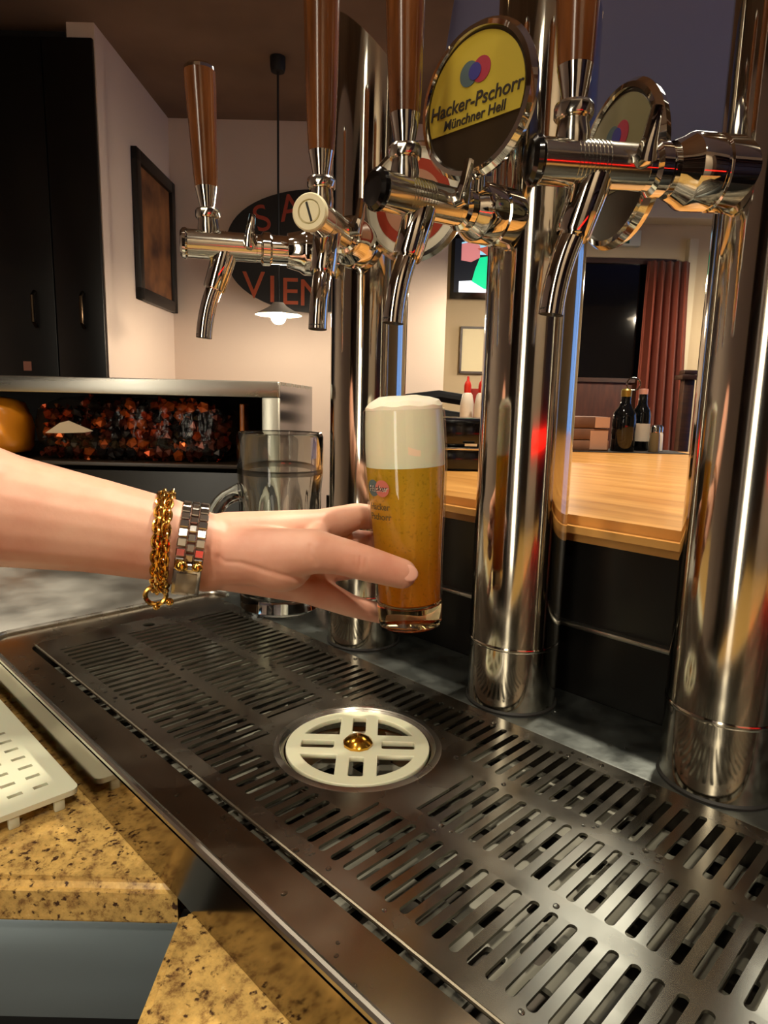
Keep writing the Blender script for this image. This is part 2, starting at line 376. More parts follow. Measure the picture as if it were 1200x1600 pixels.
# red light strip on the back-bar shelf edge
t = thing('neon_tube', 'red neon tube along the back-bar shelf', 'neon light', UW(0.62, -0.78, 0.14), (0, 0, RA))
bm = BM(); tube(bm, [(-0.45, 0, 0), (0.45, 0, 0)], 0.025, 16); obj('tube', bm, emit('neon_red', (255, 30, 18), 6), t)
bm = BM(); box(bm, -0.47, 0.47, -0.06, -0.03, -0.03, 0.03, 0.003); obj('holder', bm, black_matt, t)
# unseen glowing blue window, added on the right wall for the blue tower edges
w1 = struct(room_box('added_window', 3.96, 4.0, 1.2, 3.2, -0.2, 1.3, emit('blue_glow_pane', (120, 170, 255), 2)))
bm = BM()
for a in (1.17, 2.18, 3.18): box(bm, 3.93, 4.0, a, a+0.05, -0.25, 1.35)
for a in (-0.25, 1.3): box(bm, 3.93, 4.0, 1.17, 3.23, a, a+0.05)
obj('window_frame', bm, wood_dark, w1, smooth=False)

# dark window in the far wall with sill panel
win = struct(room_box('window_2', 0.9, 1.98, 4.975, 5.0, 0.43, 1.235, mat('night_pane', (6, 6, 9), 0.06)))
bm = BM(); box(bm, 0.86, 2.02, 4.95, 5.0, 1.225, 1.26); box(bm, 0.86, 0.9, 4.95, 5.0, 0.4, 1.24); box(bm, 1.98, 2.02, 4.95, 5.0, 0.4, 1.24); box(bm, 0.86, 2.02, 4.93, 5.0, 0.40, 0.43)
obj('window_frame', bm, wood_dark, win, smooth=False)
struct(room_box('trim_2', 0.8, 2.06, 4.96, 5.0, FLOOR, 0.40, wood_panel))
struct(room_box('trim_3', 2.10, 2.16, 4.94, 5.0, FLOOR, 1.40, mat('jamb_paint', (214, 200, 168), 0.6)))
# curtain
bm = BM(); N = 60; cols_ = []
for i in range(N+1):
    a = i/N; u = 1.80 + 0.30*a; d = 0.03*math.sin(a*34) + 0.012*math.sin(a*71+1)
    cols_.append([bm.verts.new((u + (0.10*a*(1.2-z)/2.2 if z < 1.2 else 0), 4.90+d*(1.0 if z < 1.1 else 0.6), z)) for z in (1.235, 1.0, 0.5, 0.0, -0.5, -0.95)])
for a, b in zip(cols_, cols_[1:]):
    for k in range(5): bm.faces.new((a[k], b[k], b[k+1], a[k+1]))
me = mesh_of('curtain', bm); o = link('curtain', me, curtain_m, rot=(0, 0, RA)); tag(o, 'rust red curtain hanging beside the dark window', 'curtain')
md = o.modifiers.new('s', 'SOLIDIFY'); md.thickness = 0.006
# wall-mounted escape sign
t = thing('exit_sign', 'green and white escape route sign above the dark window', 'sign', UW(1.61, 4.93, 1.34), (0, 0, RA))
bm = BM(); box(bm, -0.14, 0.14, 0.0, 0.06, 0.0, 0.105, 0.004); obj('housing', bm, mat('sign_white', (214, 216, 196), 0.5), t)
bm = BM(); box(bm, -0.13, 0.06, -0.003, 0.0, 0.015, 0.095); obj('green_panel', bm, mat('sign_green', (20, 84, 66), 0.5), t, smooth=False)
bm = BM()
for a, b in (((-0.05, 0.06), (-0.03, 0.035)), ((-0.03, 0.035), (-0.01, 0.06))):
    tube(bm, [(a[0], -0.004, a[1]), (b[0], -0.004, b[1])], 0.006, 6)
obj('arrow', bm, mat('sign_mark', (220, 226, 214), 0.5), t)
# television
t = thing('television', 'wall television showing a person in a green shirt, left of the middle tower', 'television', UW(0.83, 4.93, 0.955), (0, 0, RA))
bm = BM(); box(bm, -0.40, 0.40, 0.0, 0.05, 0.0, 0.435, 0.006); obj('case', bm, black_gloss, t)
bm = BM(); box(bm, -0.375, 0.375, -0.003, 0.0, 0.045, 0.405); sc_ = obj('screen', bm, emit('screen_dark', (10, 18, 34), 0.6), t, smooth=False)
def scr(name, pts, m, d):
    bm = BM(); prism(bm, pts, 0, 0.001); o = obj(name, bm, m, sc_, loc=(0, -0.0035-d, 0), rot=(PI/2, 0, 0), smooth=False); return o
scr('picture_white', [(-0.34, 0.045), (0.30, 0.045), (0.30, 0.12), (-0.25, 0.125), (-0.34, 0.12)], emit('scr_white', (236, 244, 255), 1.6), 0.0)
scr('picture_sky', [(-0.33, 0.30), (0.3, 0.30), (0.3, 0.40), (-0.24, 0.40), (-0.33, 0.38)], emit('scr_sky', (150, 220, 250), 1.5), 0.0)
scr('picture_green', [(-0.25, 0.12), (-0.16, 0.07), (-0.08, 0.07), (-0.02, 0.25), (-0.10, 0.30), (-0.20, 0.28), (-0.23, 0.2)], emit('scr_green', (10, 220, 150), 1.5), 0.0012)
scr('picture_face', [(-0.33, 0.26), (-0.26, 0.25), (-0.2, 0.28), (-0.2, 0.36), (-0.26, 0.385), (-0.33, 0.37)], emit('scr_face', (214, 130, 130), 1.3), 0.0014)
scr('picture_arm', [(-0.22, 0.34), (-0.14, 0.36), (-0.05, 0.28), (-0.08, 0.25), (-0.17, 0.31)], emit('scr_arm', (190, 90, 70), 1.2), 0.0022)
# small framed picture on the far wall
t = thing('picture_frame', 'thin brown frame with pale picture below the television', 'picture', UW(0.62, 4.97, 0.45), (0, 0, RA))
bm = BM(); box(bm, -0.09, 0.09, 0.0, 0.012, 0.0, 0.31); obj('picture', bm, mat('pale_print', (236, 222, 180), 0.5), t, smooth=False)
bm = BM()
for a in ((-0.1, -0.085, -0.01, 0.32), (0.085, 0.1, -0.01, 0.32), (-0.1, 0.1, -0.01, 0.005), (-0.1, 0.1, 0.305, 0.32)): box(bm, a[0], a[1], -0.012, 0.014, a[2], a[3])
obj('frame', bm, wood_dark, t, smooth=False)
# dark wooden post by the right wall
t = thing('coat_post', 'dark wooden post with a wider cap right of the curtain', 'post', UW(1.585, 3.6, FLOOR), (0, 0, RA))
bm = BM(); box(bm, -0.028, 0.028, -0.028, 0.028, 0.0, 1.36, 0.004); obj('shaft', bm, wood_dark, t)
bm = BM(); box(bm, -0.05, 0.05, -0.05, 0.05, 1.36, 1.385, 0.003); box(bm, -0.035, 0.035, -0.035, 0.035, 1.385, 1.41, 0.006); obj('cap', bm, wood_dark, t)
bm = BM(); box(bm, -0.12, 0.12, -0.12, 0.12, 0.0, 0.04, 0.005); obj('base', bm, wood_dark, t)

# black tall cabinet at left
t = thing('tall_cabinet', 'tall black cabinet reaching up to the ceiling at left', 'cabinet', UW(-1.245, 3.03, FLOOR), (0, 0, RA))
bm = BM(); box(bm, -1.3, -0.118, 0.02, 0.58, 0.0, 2.69, 0.004); obj('body', bm, black_matt, t)
for k in range(3):
    x0 = -0.212-(k)*0.42 if k else -0.212
    xa = (-0.212, -0.632, -1.052)[k]; xb = (-0.004, -0.216, -0.636)[k]
    bm = BM(); box(bm, xa, xb, 0.0, 0.02, 0.08, 2.66, 0.003); d = obj('door', bm, mat('black_door', (8, 7, 8), 0.35), t)
    hx = (-0.09, -0.30, -0.96)[k]
    bm = BM(); tube(bm, [(hx, -0.006, 1.50), (hx, -0.03, 1.52), (hx, -0.03, 1.63), (hx, -0.006, 1.65)], 0.008, 8); obj('handle', bm, mat('dark_bronze', (60, 48, 36), 0.3, 1.0), d)
bm = BM(); box(bm, -0.37, -0.335, -0.004, 0.0, 1.31, 1.35); obj('sticker', bm, mat('sticker', (150, 96, 78), 0.7), t, smooth=False)
# framed picture on left wall
t = thing('framed_print', 'dark framed brown print hanging on the left wall', 'picture', UW(-1.245, 3.70, 0.70), (0, 0, RA+PI/2))
bm = BM()
for a in ((-0.29, -0.235, 0, 0.70), (0.235, 0.29, 0, 0.70), (-0.29, 0.29, 0, 0.06), (-0.29, 0.29, 0.64, 0.70)): box(bm, a[0], a[1], -0.03, 0.0, a[2], a[3], 0.004)
obj('frame', bm, mat('black_frame', (16, 13, 11), 0.4), t)
pm = mat('brown_print', (120, 74, 44), 0.6); noise_color(pm, (64, 34, 22), (158, 104, 60), 5, 3, 0.35, 0.65)
bm = BM(); box(bm, -0.24, 0.24, -0.012, -0.002, 0.05, 0.65); obj('print', bm, pm, t, smooth=False)
# oval wall sign
t = thing('oval_sign', 'black oval wall sign with red lettering behind the taps', 'sign', UW(-0.435, 3.97, 1.05), (0, 0, RA))
bm = BM(); pts = [(0.505*math.cos(a)*(1-0.02*math.cos(4*a)), 0.33*math.sin(a)) for a in [2*PI*i/64 for i in range(64)]]
prism(bm, pts, -0.015, 0.015); obj('board', bm, mat('sign_black', (18, 14, 14), 0.4), t, rot=(PI/2, 0, 0))
red_let = mat('letter_red', (170, 62, 40), 0.5)
for s, x, z, sz, rz in (('S', -0.285, 0.165, 0.2, 0.32), ('A', -0.125, 0.225, 0.2, 0.18)):
    link('letter', text_mesh(s, sz, 0.003), red_let, t, (x, -0.017, z), (PI/2, -rz, 0))
for s, x, z in (('V', -0.335, -0.235), ('I', -0.23, -0.255), ('E', -0.13, -0.265), ('N', 0.0, -0.27)):
    link('letter', text_mesh(s, 0.21, 0.003), mat('letter_orange', (186, 84, 48), 0.5), t, (x, -0.017, z+0.04), (PI/2, 0, 0))

# pendant lamps
def pendant(u, w, z, label, power, k):
    t = thing('pendant_lamp', label, 'pendant lamp', UW(u, w, z), (0, 0, RA), 'pendant lamps over the guest tables')
    bm = BM(); lathe(bm, [(0.03, CEIL-z-0.06), (0.035, CEIL-z-0.04), (0.035, CEIL-z)], 20); obj('ceiling_rose', bm, black_matt, t)
    bm = BM(); tube(bm, [(0, 0, 0.03), (0, 0, CEIL-z-0.05)], 0.005, 8); obj('cord', bm, black_matt, t)
    bm = BM(); lathe(bm, [(0.0, 0.045), (0.024, 0.043), (0.040, 0.026), (0.075, 0.006), (0.112, -0.012), (0.11, -0.015), (0.072, 0.003), (0.038, 0.021), (0.0, 0.023)], 40, cap=False); obj('shade', bm, mat('lamp_shade', (220, 214, 200), 0.3), t)
    bm = BM(); ball(bm, (0, 0, -0.022), 0.036); obj('bulb', bm, emit('bulb_%d' % k, (255, 236, 206), power), t)
    return t
pendant(-0.526, 3.3, 0.64, 'small flat-shade pendant lamp glowing below the oval sign', 640, 1)
pendant(0.80, 3.6, 0.85, 'flat-shade pendant lamp hidden behind the middle tap tower', 1500, 2)
pendant(2.2, 3.9, 1.0, 'flat-shade pendant lamp behind the right tap tower', 2000, 3)

# ================================================================== BAR STRUCTURE
# granite worktops (room-aligned edges, tray-aligned back)
def slab(name, label, pts_uw):
    bm = BM(); P = [(UW(u, w).x, UW(u, w).y) for u, w in pts_uw]
    prism(bm, P, -0.075, -0.044)
    bmesh.ops.recalc_face_normals(bm, faces=bm.faces[:])
    es = [e for e in bm.edges if abs(e.verts[0].co.z-e.verts[1].co.z) < 1e-6]
    bmesh.ops.bevel(bm, geom=es, offset=0.006, segments=3, affect='EDGES')
    return tag(obj(name, bm, granite), label, 'worktop')
slab('granite_worktop', 'speckled granite worktop with polished front edge under the white mat', [(-0.118, 0.355), (-0.118, 0.385), (-1.0, 1.27), (-1.0, 0.355)])
slab('granite_worktop', 'speckled granite worktop corner in the foreground below the tray', [(-0.111, 0.337), (-0.111, -0.5), (0.74, -0.5), (0.76, -0.47), (-0.09, 0.345)])
t = thing('undercounter_cabinet', 'blue-grey steel cabinet front under the granite worktop', 'cabinet', UW(-0.5, 0.375, FLOOR), (0, 0, RA))
bm = BM(); box(bm, -0.45, 0.386, 0.0, 0.3, 0.0, 0.9, 0.003); obj('body', bm, black_matt, t)
bm = BM(); box(bm, -0.44, 0.386, -0.012, 0.0, 0.832, 0.905, 0.003); obj('front_panel', bm, steel_blue, t)
bm = BM(); box(bm, -0.44, 0.386, -0.012, 0.0, 0.1, 0.815, 0.003); obj('door', bm, black_panel, t)
t = thing('counter_base', 'dark counter base under the foreground granite', 'cabinet', UW(0.3, -0.1, FLOOR), (0, 0, RA))
bm = BM(); box(bm, -0.39, 0.2, -0.38, 0.05, 0, 0.903, 0.003); obj('body', bm, black_matt, t)
# steel worktop left of the tray
bm = BM(); box(bm, -1.95, -0.736, 0.172, 0.86, -0.042, -0.006, 0.003)
tag(obj('steel_worktop', bm, steel_top), 'bare stainless steel worktop left of the drip tray', 'worktop')

# drip tray
t = thing('drip_tray', 'stainless steel drip tray with raised rim and back ledge', 'drip tray', (0, 0, 0))
TX0, TX1, TY0, TY1 = -0.732, 0.42, 0.162, 0.43
me = curve_plate([rrect(TX0, TX1, TY0, TY1, 0.03), list(reversed(rrect(-0.682, 0.30, 0.1935, 0.4135, 0.012)))], 0.002)
link('flange', me, steel_tray, t, (0, 0, -0.0035))
bm = BM(); box(bm, TX0+0.03, TX1, TY0, TY0+0.0015, -0.0437, -0.001); box(bm, TX0, TX0+0.0015, TY0+0.03, TY1, -0.0437, -0.001); obj('front_skirt', bm, steel_mirror, t, smooth=False)
bm = BM(); pts = [(TX1, TY0+0.002, 0)]
for i in range(9):
    a = 1.5*PI - PI/2*i/8; pts.append((TX0+0.03+0.028*math.cos(a), TY0+0.03+0.028*math.sin(a), 0))
pts += [(TX0+0.002, 0.30, 0), (TX0+0.002, TY1-0.03, 0)]
for i in range(9):
    a = PI - PI/2*i/8; pts.append((TX0+0.03+0.028*math.cos(a), TY1-0.03+0.028*math.sin(a), 0))
tube(bm, pts, 0.0028, 10); obj('rim', bm, steel_brushed, t)
bm = BM()
box(bm, -0.684, 0.302, 0.1915, 0.1935, -0.05, -0.002); box(bm, -0.684, 0.302, 0.4135, 0.4155, -0.05, -0.002)
box(bm, -0.684, -0.682, 0.1915, 0.4155, -0.05, -0.002); box(bm, 0.30, 0.302, 0.1915, 0.4155, -0.05, -0.002); box(bm, -0.684, 0.302, 0.1915, 0.4155, -0.052, -0.05)
obj('basin', bm, mat('basin_steel', (70, 66, 60), 0.4, 0.8), t, smooth=False)
bm = BM(); box(bm, -0.70, TX1, 0.4155, 0.50, -0.03, -0.001, 0.0015); obj('back_ledge', bm, steel_wet, t)
# perforated liner under the grate
holes = []
for i in range(36):
    for j in range(8):
        x = -0.655+i*0.0262+(0.013 if j % 2 else 0); y = 0.206+j*0.0262
        holes.append(list(reversed(rrect(x, x+0.0125, y, y+0.0185, 0.002, 2))))
me = curve_plate([rrect(-0.675, 0.295, 0.2035, 0.4115, 0.005)] + [h for h in holes if max(p[0] for p in h) < 0.29], 0.003)
o = link('liner_mat', me, mat('liner_plastic', (128, 128, 116), 0.45), None, (0, 0, -0.030)); tag(o, 'perforated grey plastic liner lying in the basin under the grate', 'liner')

# grate
PITCH = 0.0103; SL0 = (0.2100, 0.2765, 0.3440); SLEN = 0.0545
RX, RY = -0.3245, 0.302
g = thing('drip_grate', 'slotted stainless steel grate lying in the drip tray', 'grate', (0, 0, 0))
gx0 = -0.6462; n_s = 88; gx1 = gx0 + n_s*PITCH
def gi(x): return gx0 + round((x-gx0)/PITCH)*PITCH
ax, bx_ = gi(RX-0.057), gi(RX+0.057); mxa, mxb = gi(RX-0.077), gi(RX+0.077)
YS1 = 0.2425; YS3 = 0.3635
y0, y1 = SL0[0], SL0[0]+SLEN
win1 = [(gx0, y0), (gx1, y0), (gx1, y1), (bx_, y1), (bx_, YS1), (ax, YS1), (ax, y1), (gx0, y1)]
y0, y1 = SL0[1], SL0[1]+SLEN
win2a = [(gx0, y0), (mxa, y0), (mxa, y1), (gx0, y1)]; win2b = [(mxb, y0), (gx1, y0), (gx1, y1), (mxb, y1)]
y0, y1 = SL0[2], SL0[2]+SLEN
win3 = [(gx0, y0), (ax, y0), (ax, YS3), (bx_, YS3), (bx_, y0), (gx1, y0), (gx1, y1), (gx0, y1)]
TH = 0.0018; GZ = -0.0005
me = curve_plate([rrect(-0.678, gx1+0.025, 0.1985, 0.411, 0.008)] + [list(reversed(q)) for q in (win1, win2a, win2b, win3)] + [list(reversed(circ(RX, RY, 0.0545))), list(reversed(circ(-0.6585, 0.3052, 0.0062, 24)))], TH)
link('plate', me, steel_grate, g, (0, 0, GZ))
def slat_mesh(L):
    bm = BM(); rs = 0.00255; st = []
    ts = [0, rs*0.12, rs*0.4, rs*0.75, rs]
    ys = ts + [L-q for q in reversed(ts)]
    top = []; bot = []
    for y in ys:
        d = min(y, L-y); h = PITCH/2 - math.sqrt(max(0, rs*rs-(rs-min(d, rs))**2))
        top.append((bm.verts.new((-h, y, TH)), bm.verts.new((h, y, TH)))); bot.append((bm.verts.new((-h, y, 0)), bm.verts.new((h, y, 0))))
    for i in range(len(ys)-1):
        bm.faces.new((top[i][0], top[i][1], top[i+1][1], top[i+1][0])); bm.faces.new((bot[i+1][0], bot[i+1][1], bot[i][1], bot[i][0]))
        bm.faces.new((bot[i][0], top[i][0], top[i+1][0], bot[i+1][0])); bm.faces.new((top[i][1], bot[i][1], bot[i+1][1], top[i+1][1]))
    me = mesh_of('slat', bm, False); me.materials.append(steel_grate); return me
full = slat_mesh(SLEN); s1 = slat_mesh(YS1-SL0[0]); s3 = slat_mesh(SL0[2]+SLEN-YS3)
for k in range(3):
    for i in range(n_s):
        x = gx0+(i+0.5)*PITCH; me = full; y = SL0[k]
        if k == 0 and ax < x < bx_: me = s1
        if k == 1 and mxa < x < mxb: continue
        if k == 2 and ax < x < bx_: me = s3; y = YS3
        link('slat', me, None, g, (x, y, GZ))
bm = BM(); tube(bm, [(-0.676, 0.1985, -0.0004), (gx1+0.024, 0.1985, -0.0004)], 0.0013, 8); obj('front_lip', bm, mat('lip_steel', (120, 114, 100), 0.4, 1.0), g)
# glass rinser
r_ = thing('glass_rinser', 'round white glass rinser with brass nozzle set in the grate', 'glass rinser', (RX, RY, 0))
bm = BM(); lathe(bm, [(0.0515, -0.012), (0.0525, -0.001), (0.0555, 0.0022), (0.0585, 0.0018), (0.060, 0.0012), (0.0545, -0.0012)], 64, cap=False); obj('rim_ring', bm, steel_brushed, r_)
bm = BM(); lathe(bm, [(0.0, -0.034), (0.035, -0.032), (0.0525, -0.012), (0.0535, -0.012), (0.036, -0.034), (0.0, -0.036)], 48, cap=False); obj('cup', bm, mat('cup_steel', (120, 112, 96), 0.25, 1.0), r_)
def seg_hole(a, b, r, gap, sgx, sgy, n=10):
    # corner hole bounded by x>gap, y>gap, radius r
    a0 = math.asin(gap/r); a1 = PI/2-a0; pts = [(r*math.cos(a0+(a1-a0)*i/n), r*math.sin(a0+(a1-a0)*i/n)) for i in range(n+1)] + [(gap, gap)]
    pts = [(x*sgx, y*sgy) for x, y in pts]
    if sgx*sgy < 0: pts = list(reversed(pts))
    return list(reversed(pts))
hl = [seg_hole(0, 0, 0.0425, 0.0135, sx, sy) for sx in (1, -1) for sy in (1, -1)]
for k in range(4):
    q = rrect(0.0165, 0.041, -0.0055, 0.0055, 0.002, 3); c_, s_ = math.cos(k*PI/2), math.sin(k*PI/2)
    hl.append(list(reversed([(x*c_-y*s_, x*s_+y*c_) for x, y in q])))
me = curve_plate([circ(0, 0, 0.0505, 64)] + hl, 0.004, 0.0006)
link('star_disc', me, white_plastic, r_, (0, 0, -0.003), (0, 0, RA))
bm = BM(); lathe(bm, [(0.0105, 0.0), (0.0108, 0.002), (0.0085, 0.0045), (0.004, 0.0065), (0.0, 0.007)], 10, cap=False); obj('nozzle', bm, brass, r_, (0, 0, 0.001))

# drops of water on the grate and ledge
bm = BM(); rd = random.Random(11)
for i in range(150):
    x = rd.uniform(-0.62, -0.04); y = rd.choice((rd.uniform(0.199, 0.208), rd.uniform(0.2655, 0.2755), rd.uniform(0.3325, 0.3425), rd.uniform(0.40, 0.41), rd.uniform(0.165, 0.19), rd.uniform(0.42, 0.49)))
    if math.hypot(x-RX, y-RY) < 0.062 or any(math.hypot(x-cx_, y-0.4535) < 0.04 for cx_ in (-0.482, -0.299, -0.133)): continue
    r = rd.uniform(0.0008, 0.0022); zt = -0.0015 if y < 0.195 else (-0.001 if y > 0.4155 else GZ+TH)
    ball(bm, (x, y, zt), r, (1, rd.uniform(0.8, 1.3), 0.55), u=8, v=6)
o = obj('water_drops', bm, mat('water', (250, 252, 252), 0.0, 0.0, Transmission_Weight=1.0, IOR=1.33)); o['kind'] = 'stuff'; o['label'] = 'scattered water drops on the steel grate and tray'; o['category'] = 'water'
# white perforated mat on the granite
t = thing('drainer_mat', 'white perforated plastic drainer mat on the granite beside the tray', 'drainer mat', (-0.455, 0.156, -0.044))
hl = []
for i in range(22):
    for j in range(6):
        x = -0.018-0.0165*i - 0.0; y = -0.014-0.0165*j
        hl.append(list(reversed([(x-0.004, y-0.0105), (x, y-0.0105), (x, y-0.001), (x-0.004, y-0.001)])))
me = curve_plate([rrect(-0.40, 0.0, -0.112, 0.0, 0.006)] + hl, 0.004)
link('plate', me, mat_plastic, t, (0, 0, 0.009))
fm = BM(); box(fm, -0.002, 0.002, -0.0035, 0.0035, 0.0, 0.010, 0.001); fme = mesh_of('foot', fm); fme.materials.append(mat_plastic)
for j in range(4): link('foot', fme, None, t, (-0.003, -0.0135-0.029*j, 0))
for yy in (-0.004, -0.108):
    for i in range(9): link('foot', fme, None, t, (-0.0465-0.04*i, yy, 0), (0, 0, PI/2))

# bar: black back panel, wood bar top
bt = thing('bar_counter', 'bar counter with light wooden top and black panel behind the towers', 'bar counter', (0, 0, 0.1535))
bm = BM(); box(bm, -0.60, 0.95, 0.5005, 0.54, -1.1, -0.022); obj('front_panel', bm, black_panel, bt, smooth=False)
bm = BM(); box(bm, -0.60, 0.95, 0.4925, 0.5005, -0.0945, -0.0905, 0.001); obj('metal_strip', bm, steel_brushed, bt)
bm = BM(); L_ = [(-0.05, 0.7455), (-0.05, 1.36), (1.75, 1.36), (1.75, -1.065)]
P = [(UW(u, w).x, UW(u, w).y) for u, w in L_]; prism(bm, P, -0.022, 0.0)
bmesh.ops.recalc_face_normals(bm, faces=bm.faces[:]); bmesh.ops.bevel(bm, geom=[e for e in bm.edges if abs(e.verts[0].co.z-e.verts[1].co.z) < 1e-6], offset=0.008, segments=4, affect='EDGES')
obj('board', bm, wood_bar, bt)
bm = BM(); box(bm, 0.0, 1.7, 1.24, 1.33, -1.13, -0.022); obj('guest_side_panel', bm, wood_dark, bt, rot=(0, 0, RA), smooth=False)

# ================================================================== TOWERS AND TAPS
COLS = {1: (-0.482, 0.4535), 2: (-0.299, 0.4535), 3: (-0.133, 0.4535)}
CR = 0.0365
for k, (x, y) in COLS.items():
    t = thing('tap_tower', {1: 'far polished steel tap tower with slanted top behind the held glass', 2: 'middle polished steel tap tower right of the beer glass', 3: 'nearest polished steel tap tower at the right edge'}[k], 'tap tower', (x, y, -0.001), group='steel tap towers along the tray')
    bm = BM(); seg = 72; zs = [0.0, 0.002, 0.12, 0.3, 0.45]
    vv = lathe(bm, [(CR, z) for z in zs] + [(CR, 0.50)], seg)
    for v in vv:
        if v.co.z > 0.49:
            v.co.z = 0.546 - 0.95*(v.co.x*RU[0]+v.co.y*RU[1]) + 0.35*(v.co.x*FW[0]+v.co.y*FW[1])*0
    obj('column', bm, steel_col, t, angle=0.5)
    bm = BM(); lathe(bm, [(CR+0.0002, 0.052), (CR+0.0006, 0.053), (CR+0.0006, 0.0545), (CR+0.0002, 0.0555)], seg, cap=False); obj('seam_ring', bm, steel_col, t)
    bm = BM(); lathe(bm, [(CR+0.0012, 0.0), (CR+0.0012, 0.0015), (CR, 0.003)], seg, cap=False); obj('base_seal', bm, rubber, t)

def medallion(parent, pos, ang, kind, tilt=0.0, stem=None):
    """round badge; ang = world direction its face looks"""
    e = parent
    rotz = ang - parent.rotation_euler.z
    R3 = Matrix.Rotation(rotz, 4, 'Z') @ Matrix.Rotation(-tilt, 4, 'Y') @ AX['x']
    Rd = 0.047
    bm = BM(); lathe(bm, [(0.0, -0.006), (Rd-0.006, -0.006), (Rd, -0.002), (Rd+0.0015, 0.002), (Rd-0.001, 0.0055), (Rd-0.004, 0.006), (Rd-0.005, 0.0035)], 56, cap=False)
    md = obj('badge', bm, chrome_soft if kind == 'red' else chrome, e); md.matrix_local = Matrix.Translation(pos) @ R3
    def disc(name, r, z, m, sub=None):
        bm = BM(); lathe(bm, [(0.0, z-0.0005), (r, z-0.0005), (r, z), (0.0, z)], 48, cap=False); return obj(name, bm, m, md)
    # local: lathe z -> outward; local x -> down (-Z world), local y -> sideways
    if kind == 'red':
        disc('badge_ring', Rd-0.004, 0.0036, mat('badge_white', (222, 216, 196), 0.3)); disc('badge_face', 0.0345, 0.0042, mat('badge_red', (150, 54, 34), 0.3)); disc('badge_centre', 0.026, 0.0046, mat('badge_centre', (170, 122, 96), 0.3))
    else:
        ye = mat('badge_yellow', (178, 158, 56), 0.3) if kind == 'yellow' else mat('badge_yellow_shaded', (124, 116, 84), 0.3); br = mat('badge_brown', (44, 32, 16), 0.3)  # second tone is the yellow label with shade put into its colour
        disc('badge_face', Rd-0.004, 0.0036, br)
        bm = BM(); r2 = Rd-0.0065; pts = []
        cut = 0.36*r2
        a0 = math.asin(-cut/r2)
        for i in range(41):
            a = a0 + (PI-2*a0)*i/40; pts.append((r2*math.cos(a), r2*math.sin(a)))
        bm2 = bm; vs2 = prism(bm2, pts, 0.0036, 0.0042)
        up = Matrix.Rotation(PI/2, 4, 'Z')      # text up (y) -> -x local (up in world)
        o = obj('badge_label', bm2, ye, md, smooth=False); o.matrix_local = up
        ink = mat('badge_ink', (40, 34, 30), 0.4)
        for s, sz, yy in (('Hacker-Pschorr', 0.0122, 0.0), ('Münchner Hell', 0.0088, -0.0098)):
            o = link('badge_text', text_mesh(s, sz, 0.0002, 0.15, bold=0.00012), ink, md); o.matrix_local = up @ Matrix.Translation((0, yy, 0.0045))
        for dx, cc in ((-0.0052, (74, 92, 96)), (0.0052, (150, 44, 60)), (0.0, (52, 50, 120))):
            bm = BM(); lathe(bm, [(0.0, 0.0043), (0.0078 if dx else 0.0052, 0.0043), (0.0078 if dx else 0.0052, 0.0046 + (0.0003 if not dx else 0)), (0.0, 0.0046 + (0.0003 if not dx else 0))], 24, cap=False)
            o = obj('badge_emblem', bm, mat('emblem_%d' % int(dx*10000), cc, 0.4), md); o.matrix_local = up @ Matrix.Translation((dx, 0.0175, 0))
    if stem:
        bm = BM(); tube(bm, stem, 0.0055, 12); obj('badge_stem', bm, chrome, e)
    return md

